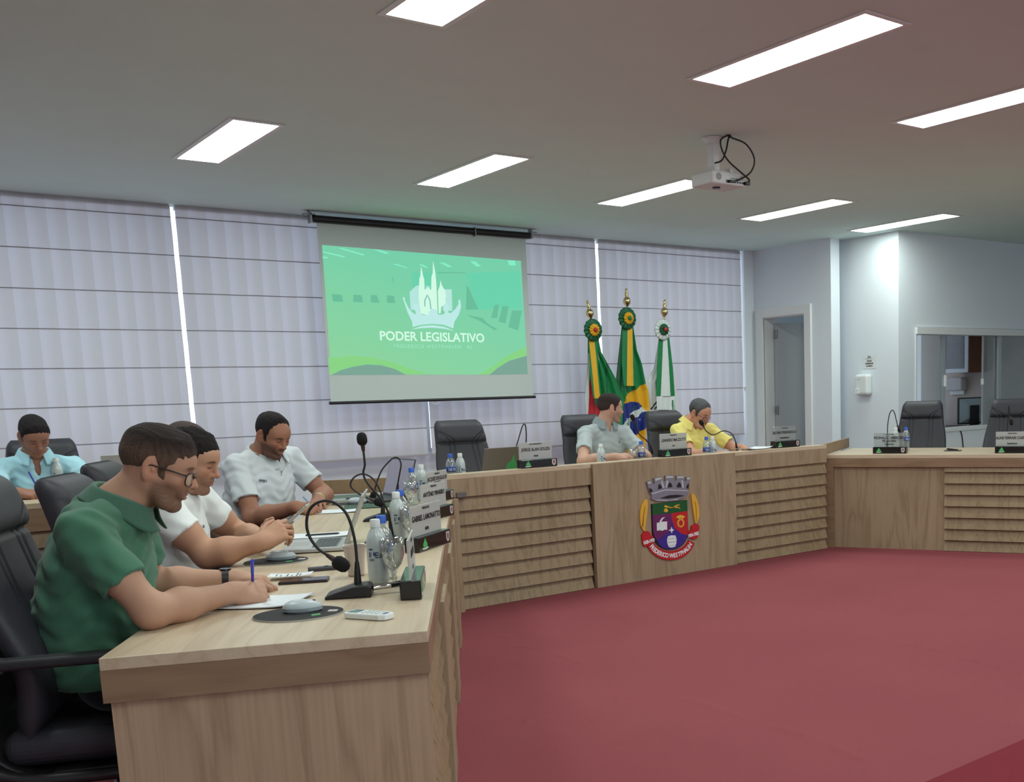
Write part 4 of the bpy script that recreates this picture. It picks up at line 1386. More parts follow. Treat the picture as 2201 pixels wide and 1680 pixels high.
bottle('blue', by_top(967, 973.5, .2055), 'blue-capped bottle at the left end of the central bench', 0)
bottle('white', by_top(988, 974, .2055), 'white-capped bottle at the left end of the central bench', 0)
bottle('white', by_top(1291, 952, .2055), 'milky bottle standing in front of the man in grey', .2)
bottle('blue', by_top(1377.5, 945, .2055), 'blue-capped bottle left of the LEANDRO name plate', 0)
bottle('blue', by_top(1518, 933, .2055), 'blue-capped bottle in front of the man in yellow', 0)
bottle('white', by_top(1531, 935.5, .2055), 'white-capped bottle in front of the man in yellow', 0)
bottle('white', Vector((7.35, 5.98, ZL)), 'white-capped bottle behind the clear REGINALDO name plate', 0)
bottle('blue', Vector((7.39, 5.90, ZL)), 'blue-capped bottle behind the right end of the REGINALDO name plate', 0)
goblet(on_left(.70, -.125), 'stemmed glass next to the milky bottle at the near microphone')
goblet(on_left(1.68, -.13), 'stemmed glass in front of the bottles left of the GABRIEL plate')
goblet(on_left(3.08, -.20), 'stemmed glass in front of the blue-capped bottle by the JACQUES plate')
goblet(by_top(1361.5, 964.5, .148), 'stemmed glass by the clasped hands of the man in grey')
gl = thing('upturned_glass', 'upturned stemless glass beside the two bottles at the left end of the central bench', 'glass', by_top(1014, 993.5, .074))
MB().lathe([(.036, 0), (.040, .03), (.036, .07), (.0, .074), (.0, .070), (.033, .066), (.0375, .03), (.034, 0)], 24).build('glass_wall', M_GLASS, gl, smooth=True)
cp = thing('plastic_cup', 'ribbed plastic cup half hidden behind the near gooseneck microphone', 'cup', on_left(.95, -.265))
MB().lathe([(0, .002), (.024, .002), (.025, .0), (.036, .098), (.038, .099), (.038, .102), (.035, .101), (.0235, .005), (0, .005)], 30, 0, None, rfun=lambda w, z: 1 + .008 * math.cos(24 * w)).build('cup_wall', M_CUP, cp, smooth='auto')
MB().lathe([(.0245, .0), (.0262, .002), (.0255, .004)], 24).build('cup_rim', mat('cup_brown', (150, 96, 66), .5), cp)

# ------------------------------------------------------------------ microphones
M_MIC = mat('mic_black', (24, 24, 27), .45, noise=.1)
M_FOAM = mat('mic_foam', (16, 15, 17), .95, noise=.2, scale=400, bump=.6, bscale=900)


def mic(label, root, facing, neck_pts, foam=.021, cable=None, base=True):
    """root: base position on the desk; facing: unit vector from base towards the speaker; neck_pts: world points"""
    rz = math.atan2(facing.y, facing.x)
    t = thing('gooseneck_microphone', label, 'microphone', root, rz, 'gooseneck microphones on the desks')
    Mi = (Matrix.Translation(root) @ Matrix.Rotation(rz, 4, 'Z')).inverted()
    if base:
        m = MB()
        pr = [(-.052, 0), (-.052, .030), (-.04, .036), (.0, .034), (.055, .018), (.078, .010), (.080, 0)]
        Mq = Matrix(((1, 0, 0, 0), (0, 0, 1, 0), (0, 1, 0, 0), (0, 0, 0, 1)))
        m.prism(pr[::-1], -.045, .045, 0, Mq)
        m.build('mic_base', M_MIC, t, bevel=.005, seg=3)
        MB().box(-.005, .028, -.02, .02, .024, .034, 0, Matrix.Rotation(.28, 4, 'Y')).build('mic_button', mat('mic_grey', (60, 60, 64), .5), t, bevel=.002)
    pts = [Mi @ Vector(p) for p in neck_pts]
    sp_ = spline(pts, 8)
    MB().tube([pts[0] - Vector((0, 0, .012)), pts[0], pts[0] + (pts[1] - pts[0]).normalized() * .03, pts[0] + (pts[1] - pts[0]).normalized() * .06], [.011, .011, .009, .006], 12).build('neck_collar', M_MIC, t, smooth='auto')
    MB().tube(sp_, .0043, 10).build('gooseneck', M_MIC, t, smooth=True)
    d_ = (sp_[-1] - sp_[-3]).normalized()
    Rm = Matrix.Translation(sp_[-1]) @ d_.to_track_quat('Z', 'Y').to_matrix().to_4x4()
    MB().lathe([(.0045, -.004), (.0065, .0), (.008, .015), (.010, .03), (0, .03)], 14, 0, Rm).build('mic_capsule', mat('mic_ring', (58, 30, 34), .4), t, smooth='auto')
    MB().lathe([(.0, .02), (foam * .6, .022), (foam * .95, .032), (foam, .046), (foam * .9, .060), (foam * .55, .070), (0, .073)], 20, 0, Rm).build('mic_foam', M_FOAM, t, smooth=True)
    if cable:
        cp_ = [Mi @ Vector(p) for p in cable]
        d_ = (cp_[1] - cp_[0]).normalized()
        Rm = Matrix.Translation(cp_[0]) @ d_.to_track_quat('Z', 'Y').to_matrix().to_4x4()
        MB().lathe([(.008, -.002), (.008, .03), (.009, .032), (.009, .05), (.0, .05)], 14, 0, Rm).build('connector', mat('chrome', (205, 205, 200), .12, 1.0), t, smooth='auto')
        MB().tube([cp_[0] + d_ * .048, cp_[0] + d_ * .085], [.009, .0045], 12).build('connector_boot', M_BLACKP, t, smooth='auto')
        MB().tube(spline([cp_[0] + d_ * .08] + cp_[1:], 6), .0033, 8).build('cable', M_BLACKP, t, smooth=True)
    return t


def in_plane(s, pts, z0=None):
    o = LP(s, 0, 0)
    return [onpl(a, c, o, EL) for a, c in pts]


nk = in_plane(.575, [(769, 1250), (767, 1205), (762, 1158), (748, 1110), (727, 1085), (703, 1076), (680, 1081), (664, 1098), (659, 1125), (665, 1152), (683, 1178), (704, 1193)])
mic('gooseneck microphone with complete black loop nearest the camera', LP(.565, -.232, ZL), -NL, nk, .0215, cable=[LP(.57, -.176, ZL + .02), LP(.58, -.14, ZL + .022), LP(.60, -.10, ZL + .03), LP(.63, -.08, ZL + .02), LP(.60, -.075, ZL + .004)])
nk = in_plane(1.72, [(843, 1152), (838, 1120), (832, 1095), (816, 1068), (797, 1047), (785, 1030), (781, 1015), (784, 1000), (783, 985), (781, 968)])
mic('gooseneck microphone rising tall in front of the second laptop', LP(1.74, -.235, ZL), -NL, nk, .0205)
nk = in_plane(2.62, [(823, 1100), (823, 1075), (815, 1050), (803, 1030), (785, 1019), (768, 1021), (756, 1032), (754, 1045), (765, 1056), (780, 1066), (795, 1072)])
mic('gooseneck microphone curled into a loop, third along the left desk', LP(2.615, -.32, ZL), -NL, nk, .02)
nk = in_plane(3.66, [(853, 1063), (855, 1040), (860, 1012), (862, 997), (857, 985), (848, 983), (838, 990), (822, 1008), (812, 1030), (806, 1050)])
mic('gooseneck microphone arched in front of the open laptop at the far left end', LP(3.66, -.30, ZL), -NL, nk, .018)


def cmic(label, root, pts, Y, facing=Vector((0, 1, 0)), foam=.018):
    return mic(label, root, facing, [onpl(a, c, (0, Y, 0), (0, 1, 0)) for a, c in pts], foam)


cmic('gooseneck microphone behind the laptop of the empty central chair', Vector((3.93, 6.52, ZW)), [(1129, 985), (1131, 940), (1130, 918), (1127, 911), (1122, 918), (1114, 945), (1108, 965)], 6.52)
cmic('gooseneck microphone pointing at the man in grey', Vector((5.03, 6.45, ZW)), [(1402, 972), (1398, 958), (1390, 947), (1376, 935), (1370, 925), (1364, 909)], 6.45)
cmic('gooseneck microphone held close to the mouth of the man in yellow', Vector((6.09, 6.55, ZW)), [(1584, 965), (1581, 948), (1573, 932), (1560, 926), (1550, 927), (1538, 933), (1528, 933), (1518, 926), (1513, 918)], 6.55)
nkR = [onpl(a, c, Vector((7.35, 6.05, 0)), NR) for a, c in ((1907, 958), (1908, 915), (1912, 890), (1918, 881), (1923, 888), (1927, 905), (1929, 914))]
mic('gooseneck microphone behind the clear REGINALDO name plate', Vector((nkR[0].x, nkR[0].y, ZL)), NR, nkR, .016)
nkR = [onpl(a, c, Vector((7.60, 4.95, 0)), NR) for a, c in ((2165, 962), (2165, 920), (2167, 892), (2168, 872), (2170, 880), (2172, 895))]
mic('gooseneck microphone in front of the rightmost chair', Vector((nkR[0].x, nkR[0].y, ZL)), NR, nkR, .016)

# ------------------------------------------------------------------ mouse pads, mice, phones, papers
M_PAD = mat('pad_black', (30, 30, 33), .8, noise=.15)
M_PADE = mat('pad_edge', (168, 168, 160), .7)
M_MOUSE = mat('mouse_grey', (186, 196, 200), .35)
M_MOUSEU = mat('mouse_side', (150, 162, 166), .4)
M_PAPER = mat('paper', (226, 232, 238), .8, noise=.01)


def pad(label, c, rz, a, b):
    t = thing('mouse_pad', label, 'mouse pad', c, rz, 'oval mouse pads')
    el = lambda k: [(a * k * math.cos(2 * math.pi * i / 48), b * k * math.sin(2 * math.pi * i / 48)) for i in range(48)]
    MB().prism(el(1), 0, .0045).build('pad_sheet', M_PADE, t)
    MB().prism(el(.985), .0045, .0052).build('pad_cloth', M_PAD, t)
    MB().prism([(.04, -.055), (.062, -.045), (.058, -.028), (.036, -.034)], .0052, .0056).build('pad_logo', M_LOGO, t)
    MB().prism([(.075, -.008), (.10, -.012), (.102, .012), (.078, .016)], .0052, .0056).build('pad_seal', M_SEAL, t)
    return t


def mouse(label, c, rz, z=.0055):
    t = thing('computer_mouse', label, 'mouse', Vector(c) + Vector((0, 0, z)), rz, 'grey computer mice')
    prof = MB()

    def fn(u, v):
        w = 2 * math.pi * u
        th = v * math.pi / 2
        cx = math.cos(th)
        x = .052 * cx * math.cos(w)
        y = (.031 - .004 * math.cos(w)) * cx * math.sin(w)
        h = .034 if True else 0
        z = .012 + (h - .012) * math.sin(th) * (1 - .12 * math.cos(w) * cx)
        return (x, y, z)
    prof.grid(fn, 36, 10)
    prof.build('mouse_shell', M_MOUSE, t, smooth=True, weld=True)
    MB().lathe([(0, 0), (.9, 0), (1.0, .3), (1.0, 1.0), (0, 1.0)], 36, 0, Matrix.Diagonal((.052, .031, .0125, 1)), rfun=None).build('mouse_side', M_MOUSEU, t, smooth='auto')
    MB().lathe([(0, -.003), (.006, -.003), (.006, .003), (0, .003)], 14, 0, Matrix.Translation((.03, 0, .0245)) @ Matrix.Rotation(math.pi / 2, 4, 'X')).build('scroll_wheel', M_BLACKP, t)
    return t


an = math.atan2(NL.y, NL.x)
pad('oval black mouse pad nearest the camera on the left desk', LP(.325, -.353, ZL), an + .03, .118, .098)
mouse('grey mouse on the nearest oval pad', LP(.345, -.345, ZL), an + .12)
pad('oval black mouse pad in front of the man in the white T-shirt', LP(1.385, -.590, ZL), an + .05, .112, .098)
mouse('grey mouse beside the first laptop, on the second pad', LP(1.40, -.575, ZL), an + .1)
pad('oval black mouse pad in front of the man in the white polo', LP(3.55, -.55, ZL), an + .05, .112, .098)
mouse('pale mouse on the farthest pad of the left desk', LP(3.52, -.52, ZL), an + .1)


def sheet(name, label, cat, c, rz, w, h, mat_, z=.0006, curl=0.0, n=12, th=.0016):
    t = thing(name, label, cat, c, rz)
    m = MB()
    for top in (1, 0):
        def fn(u, v, top=top):
            return ((u - .5) * w, (v - .5) * h, z + (th if top else 0) + curl * (abs(u - .5) * 2) ** 3 + curl * .5 * (1 - v) ** 4)
        m.grid(fn, n, n)
    m2 = MB()
    m2.v, m2.f, m2.mi = m.v, m.f, m.mi
    half = len(m2.f) // 2
    m2.f = m2.f[:half] + [tuple(reversed(f)) for f in m2.f[half:]]
    N = n + 1
    off = N * N
    ring = list(range(0, N)) + [N * k + n for k in range(1, N)] + [N * n + k for k in range(n - 1, -1, -1)] + [N * k for k in range(n - 1, 0, -1)]
    for i in range(len(ring)):
        a, b_ = ring[i], ring[(i + 1) % len(ring)]
        m2.f.append((a, off + a, off + b_, b_))
        m2.mi.append(0)
    m2.build('sheet', mat_, t, smooth='auto')
    return t


pp = sheet('writing_paper', 'white papers under the hand of the man in the green polo', 'paper', LP(.55, -.49, ZL), an - .22, .235, .20, M_PAPER, .0006, .006, 12, .003)
ph = thing('smartphone', 'dark smartphone lying on the desk beside the left hand of the man in green', 'phone', LP(.885, -.42, ZL), an + .03)
MB().box(-.075, .075, -.036, .036, 0, .009).build('phone_body', mat('phone_edge', (44, 38, 44), .35), ph, bevel=.003)
MB().box(-.071, .071, -.033, .033, .009, .0094).build('phone_screen', mat('phone_glass', (30, 26, 30), .08), ph)
lf = sheet('printed_leaflet', 'small printed leaflet lying partly over the dark smartphone', 'leaflet', LP(.975, -.475, ZL), an + .02, .135, .075, M_PAPER, .0108, .003, 8, .0006)
for k, (x, w) in enumerate(((-.045, .05), (-.03, .03), (-.01, .045), (.005, .02), (.02, .055), (.03, .04))):
    MB().box(x, x + .003, -.03, -.03 + w, .0125, .0129).build('printed_line', M_INK, lf)
rc = thing('voice_recorder', 'slim dark remote pointer with a silver tip lying past the smartphone', 'remote', LP(1.11, -.38, ZL), an + .16)
MB().box(-.06, .055, -.014, .014, 0, .014).build('recorder_body', mat('dark_grey_plastic', (62, 62, 68), .35), rc, bevel=.004)
MB().box(.053, .062, -.012, .012, .002, .012).build('recorder_tip', mat('chrome', (205, 205, 200), .12, 1.0), rc, bevel=.002)
MB().lathe([(0, 0), (.008, 0), (.008, .002), (0, .002)], 14, 0, Matrix.Translation((.0, 0, .0135))).lathe([(0, 0), (.008, 0), (.008, .002), (0, .002)], 14, 0, Matrix.Translation((.028, 0, .0135))).build('recorder_button', M_BLACKP, rc)
rm = thing('remote_control', 'white remote control near the front edge of the left desk', 'remote', LP(.21, -.157, ZL), math.atan2(NL.y, NL.x) + math.radians(-24) * 0 - .60 + .0)
MB().prism([(-.068, -.02), (-.06, -.026), (.05, -.026), (.066, -.018), (.07, 0), (.066, .018), (.05, .026), (-.06, .026), (-.068, .02)], .001, .017).build('remote_shell', M_WP, rm, bevel=.004, seg=3)
MB().box(-.058, -.028, -.018, .018, .017, .0176).build('remote_display', mat('lcd_grey', (120, 140, 150), .2), rm)
bt = MB()
for i in range(4):
    for j in range(3):
        bt.box(-.012 + .015 * i, -.003 + .015 * i, -.017 + .013 * j, -.009 + .013 * j, .017, .0182)
bt.build('remote_button', mat('button_grey', (206, 212, 216), .4), rm)
MB().box(.05, .06, -.01, .008, .017, .0175).build('remote_mark', M_PRINT, rm)

# ------------------------------------------------------------------ laptops
M_LAP = mat('laptop_silver', (184, 186, 186), .35, .35)
M_KEYS = mat('laptop_keys', (96, 104, 108), .5)
M_LCD = mat('lcd_screen', (128, 126, 138), .25, emit=(120, 118, 134), estr=.35)


def laptop(label, c, rz, w, d_, tilt, lid, mat_, screen):
    """local x = width, y = towards the screen hinge, screen faces -y"""
    t = thing('laptop', label, 'laptop', c, rz)
    MB().box(-w / 2, w / 2, -d_ / 2, d_ / 2, .003, .018).build('laptop_base', mat_, t, bevel=.004)
    k = MB()
    k.box(-w / 2 + .03, w / 2 - .03, -.01, d_ / 2 - .03, .018, .0186)
    k.build('keyboard', M_KEYS, t)
    ky = MB()
    for r in range(5):
        for q in range(14):
            x0 = -w / 2 + .034 + q * (w - .068) / 14
            y0 = -.006 + r * (d_ / 2 - .03) / 5
            ky.box(x0, x0 + (w - .068) / 14 - .003, y0, y0 + (d_ / 2 - .03) / 5 - .003, .0186, .0198)
    ky.build('key', mat('key_dark', (70, 76, 80), .5), t)
    MB().box(-.05, .05, -d_ / 2 + .015, -.03, .018, .0185).build('touchpad', mat('touchpad', (170, 172, 172), .4, .3), t)
    ld = MB().box(-w / 2, w / 2, 0, .007, 0, lid).build('laptop_lid', mat_, t, bevel=.003, loc=(0, d_ / 2 - .004, .018), rot=(-tilt, 0, 0))
    MB().box(-w / 2 + .008, w / 2 - .008, -.0012, 0, .012, lid - .008).build('screen', screen, ld)
    return t, ld


M_SCRDARK = mat('screen_dark', (70, 66, 70), .2)
laptop('open silver laptop beside the phone hands, seen from its side', LP(1.73, -.49, ZL), ANG_L - math.pi / 2 + math.pi / 2 - .0 + (0), .33, .23, math.radians(22), .21, M_LAP, M_SCRDARK)[0].rotation_euler = (0, 0, an - math.pi / 2 + .03)
laptop('open laptop with lit screen at the far end of the left desk', LP(3.70, -.43, ZL), an - math.pi / 2, .34, .23, math.radians(18), .225, mat('laptop_dark', (70, 72, 78), .4), M_LCD)[0].rotation_euler = (0, 0, an - math.pi / 2 + math.radians(28))
lp_, ld = laptop('closed-side view of the brown-grey laptop with green logo before the empty central chair', Vector((3.72, 6.60, ZW)), math.pi, .34, .22, math.radians(16), .215, mat('laptop_bronze', (124, 116, 106), .4, .3), M_SCRDARK)
lp_.rotation_euler = (0, 0, math.pi + math.radians(2))
Mq = Matrix(((-1, 0, 0, 0), (0, 0, 1, .0072), (0, 1, 0, 0), (0, 0, 0, 1)))
MB().prism([(.02, .05), (.06, .04), (.10, .05), (.105, .085), (.085, .11), (.07, .165), (.055, .115), (.025, .10), (.018, .075)], 0, .0008, 0, Mq).build('lid_logo', M_LOGO, ld)
MB().prism([(.005, .045), (.06, .03), (.115, .05), (.06, .037)], 0, .001, 0, Mq).build('lid_swoosh', M_LOGOW, ld)
laptop('grey laptop lid just showing behind the chair headrests, left of the man in green', Vector((1.47, 7.0, ZC)), math.pi, .32, .22, math.radians(10), .205, M_LAP, M_SCRDARK)[0].rotation_euler = (0, 0, math.pi)

sheet('writing_paper', 'white paper under the pen of the man in the white polo', 'paper', LP(3.16, -.62, ZL), an, .29, .20, M_PAPER, .0006, .004)
sheet('document_papers', 'white papers with a pen lying on them behind the first laptop', 'paper', LP(2.12, -.56, ZL), an, .30, .18, M_PAPER, .0006, .004)
pn = thing('ballpoint_pen', 'dark pen lying on the papers behind the first laptop', 'pen', LP(2.10, -.52, ZL + .0085), an + .1)
MB().tube([(-.07, 0, 0), (.06, 0, 0), (.07, 0, 0)], [.004, .004, .001], 10).build('pen_barrel', M_BLACKP, pn, smooth='auto')
for k, (s_, t_, col, ang, nm) in enumerate(((3.35, -.42, (40, 74, 56), .1, 'dark green folder lying flat by the pale mouse'), (3.86, -.60, (150, 158, 156), .5, 'grey folder lying under the far laptop corner'), (3.98, -.66, (84, 100, 90), .2, 'green-grey folder beside the raised side board'))):
    f_ = thing('folder', nm, 'folder', LP(s_, t_, ZL), an + ang, 'folders on the left desk')
    MB().box(-.15, .15, -.11, .11, .0, .006 + .002 * k).build('folder_cover', mat('folder_%d' % k, col, .5), f_, bevel=.002)
sheet('bench_papers', 'white papers lying at the right end of the central bench', 'paper', Vector((5.93, 6.30, ZC)), .12, .30, .20, M_PAPER, .0008, .012)
bx = thing('cable_port', 'black flip-up cable port lying open on the right desk', 'cable port', Vector((7.54, 5.52, ZL)), ANG_R)
MB().box(-.07, .07, -.04, .04, 0, .006).box(-.05, .04, -.02, .03, .006, .018, 0, Matrix.Rotation(.12, 4, 'Y')).build('port_lid', M_BLACKP, bx, bevel=.002)

# ------------------------------------------------------------------ chairs
M_LEATHER = mat('black_leather', (50, 49, 56), .55, noise=.08, scale=8, bump=.25, bscale=220, spec=.45)
M_SHELL = mat('chair_shell', (40, 38, 41), .4)
M_ARM = mat('arm_pad', (36, 38, 42), .5)


def back_mesh():
    Z0, Z1 = .57, 1.25
    W = lambda v: (.235 + .02 * math.sin(math.pi * min(1, v / .7)) - .05 * v ** 2.2)
    XC = lambda v: -.205 - .05 * v - .085 * v ** 2.2 + .05 * math.exp(-((v - .25) / .22) ** 2)

    def groove(y, z):
        g = 0

        def add(d, w=.0055, k=.011):
            return k * math.exp(-(d / w) ** 2)
        g += add(z - 1.085, .007, .016)
        ay = abs(y)
        if z > 1.08:
            # curved seams from the side edge down to the middle of the horizontal seam
            for off in (0, .035):
                t = (z - 1.085) / .095
                if 0 <= t <= 1.15:
                    yc = .075 + off + (.20 - .075 - off * .4) * t ** 1.7
                    g += add(ay - yc)
        else:
            for yy in (.075, .11):
                g += add(ay - (yy + .02 * (1.085 - z)))
        return g

    def loop(v, k, n, front):
        pass
    nf, nb, nv = 72, 20, 96
    vs, fs = [], []
    for j in range(nv + 1):
        v = j / nv
        z = Z0 + (Z1 - Z0) * v
        w = W(v)
        top = max(0, (v - .90) / .10)
        if top > 0:
            w *= (1 - .13 * top ** 3)
        tk = .085 * (math.sqrt(max(0, 1 - ((v - .93) / .07) ** 2)) if v > .93 else 1) * (min(1, .5 + v * 6))
        hb = .028 * (1 / (1 + math.exp(-(z - 1.10) / .01))) * (math.sqrt(max(0, 1 - top ** 2)))
        for i in range(nf + 1):
            u = -1 + 2 * i / nf
            e2 = (1 - abs(u) ** 7) ** .5 if abs(u) < 1 else 0
            x = XC(v) + tk * .5 * e2 + (hb - groove(u * w, z)) * e2 - .012 * (1 - u * u) * 0 + .018 * u * u * (1 - v * .6)
            vs.append((x, u * w, z))
        for i in range(1, nb):
            u = 1 - 2 * i / nb
            e2 = (1 - abs(u) ** 7) ** .5
            vs.append((XC(v) - tk * .5 * e2 + .018 * u * u * (1 - v * .6), u * w, z))
    n = nf + nb
    for j in range(nv):
        for i in range(n):
            i2 = (i + 1) % n
            fs.append((j * n + i, j * n + i2, (j + 1) * n + i2, (j + 1) * n + i))
    fs.append(tuple(reversed(range(n))))
    fs.append(tuple(range(nv * n, nv * n + n)))
    m = MB()
    m.add(vs, fs)
    return m


def make_chair():
    t = thing('office_chair', 'x', 'chair', (0, 0, 0), 0, 'black leather high-back chairs at the council desks')
    back_mesh().build('backrest', M_LEATHER, t, smooth=True)
    sp_ = []
    for a in range(13):
        w = math.pi + math.pi / 2 * a / 12
        sp_.append((-.13 + .17 * math.cos(w), .64 + .17 * math.sin(w)))
    outer = [(-.315, .80)] + sp_ + [(.24, .475), (.25, .485)]
    inner = [(.24, .50), (-.12, .495)] + [(-.13 + .15 * math.cos(math.pi + math.pi / 2 * (12 - a) / 12), .64 + .15 * math.sin(math.pi + math.pi / 2 * (12 - a) / 12)) for a in range(13)] + [(-.295, .80)]
    Mq = Matrix(((1, 0, 0, 0), (0, 0, -1, 0), (0, 1, 0, 0), (0, 0, 0, 1)))
    MB().prism((outer + inner), -.25, .25, 0, Mq).build('chair_shell', M_SHELL, t, bevel=.006)
    MB().box(-.24, .26, -.245, .245, .505, .595).build('seat', M_LEATHER, t, bevel=.04, seg=5)
    for s in (-1, 1):
        y = s * .275
        ar = MB().box(-.27, .16, y - .03, y + .03, .775, .802).build('armrest', M_ARM, t, bevel=.01, seg=3)
        MB().tube(spline([(-.28, y, .785), (-.335, y, .72), (-.325, y, .62), (-.27, y, .53), (-.15, y, .485), (.10, y * .96, .48)]), .016, 10).build('arm_support', M_SHELL, ar, smooth=True)
        MB().box(-.29, -.20, y - .031, y + .031, .766, .776).build('arm_trim', mat('trim_grey', (150, 146, 150), .4), ar)
        MB().box(.0, .03, s * .11 - .05, s * .11 + .05, .43, .475).box(-.005, .028, s * .16 - .018, s * .16 + .018, .37, .455, 0, Matrix.Rotation(.25, 4, 'Y')).build('lever', M_BLACKP, t, bevel=.006)
    MB().box(-.13, .12, -.1, .1, .42, .48).build('tilt_mechanism', M_BLACKP, t, bevel=.01)
    MB().lathe([(.028, .10), (.028, .42)], 16).build('gas_column', M_BLACKP, t, smooth='auto')
    for k in range(5):
        w = 2 * math.pi * k / 5 + .3
        lg = MB().tube([(0, 0, .11), (.15 * math.cos(w), .15 * math.sin(w), .095), (.29 * math.cos(w), .29 * math.sin(w), .07)], [.03, .024, .016], 10).build('chair_leg', M_BLACKP, t, smooth='auto')
        MB().lathe([(0, -.012), (.026, -.012), (.029, 0), (.026, .012), (0, .012)], 16, 0, Matrix.Translation((.29 * math.cos(w), .29 * math.sin(w), .0295)) @ Matrix.Rotation(w, 4, 'Z') @ Matrix.Rotation(math.pi / 2, 4, 'X')).build('caster', M_BLACKP, lg, smooth='auto')
    return t


chair0 = make_chair()
used = []


def chair(label, x, y, rz, lift=0.0):
    o = chair0 if not used else copy_tree(chair0)
    used.append(1)
    o.location = (x, y, 0)
    o.rotation_euler = (0, 0, rz)
    o['label'] = label
    if lift:
        for ch in o.children:
            if not ch.name.startswith(('chair_leg', 'gas_column')):
                ch.location.z = lift
    return o


def lchair(label, s, t, lift, dr=0):
    p = LP(s, t, 0)
    return chair(label, p.x, p.y, an + dr, lift)


lchair('black leather chair at left edge, under the man in the green polo', .47, -.855, -.042, .06)
lchair('black leather chair whose rounded headrest stands directly behind the man in green', 1.53, -1.00, -.115)
lchair('black leather chair with headrest farther back, right of the first rounded headrest', 2.58, -1.20, -.12)
lchair('black leather chair mostly hidden behind the man in the white polo', 3.55, -1.18, -.10)
chair('black chair behind the man in light blue', 1.12, 7.52, -math.pi / 2 - .15, -.06)
chair('empty black leather chair at the left of the central bench', 3.74, 6.82, -math.pi / 2)
chair('black leather chair behind the man in the grey polo', 4.86, 6.86, -math.pi / 2)
chair('black leather chair between the men in grey and yellow, before the flags', 5.76, 6.92, -math.pi / 2)
oa = Vector((6.69, 6.237, 0)) + NR * 1.19
chair('empty black leather chair behind the REGINALDO name plate', oa.x + ER.x * .53, oa.y + ER.y * .53, math.atan2(-NR.y, -NR.x))
used_b = onpl(2128, 851, Vector((6.69, 6.237, 0)) + NR * 1.49, NR)
ob_ = Vector((used_b.x, used_b.y, 0)) + ER * .205 - NR * .30
chair('empty black leather chair cut by the right edge of the photo', ob_.x, ob_.y, math.atan2(-NR.y, -NR.x))

# ------------------------------------------------------------------ the bench of the man in light blue
sb = thing('clerk_bench', 'oak bench with louvred front where the man in light blue writes', 'desk', (.30, 6.50, 0))
MB().box(0, 1.42, 0, .62, ZC - .03, ZC).build('bench_top', W_TOP_X, sb, bevel=.002)
MB().box(0, 1.42, 0, .025, .735, ZC - .03).build('top_fascia', W_H, sb)
m = MB()
slats(m, .03, 1.39, .735, 8, .092, .0)
m.build('louvre_front', W_SLAT, sb)
MB().box(0, .03, .02, .6, 0, ZC - .03).build('end_panel', W_V, sb)
MB().box(1.39, 1.42, .02, .6, 0, ZC - .03).build('end_panel', W_V, sb)
sheet('writing_paper', 'white paper under the hand of the man in light blue', 'paper', onz(75, 1069, ZC) + Vector((-.02, .0, 0)), -.25, .30, .2, M_PAPER, .0008, .004)
bottle('white', onz(128, 1058, ZC), 'milky bottle standing in front of the man in light blue', 0)

# ------------------------------------------------------------------ people: smooth-union fields meshed with surface nets
def nrm(v):
    v = np.asarray(v, float)
    return v / np.linalg.norm(v)


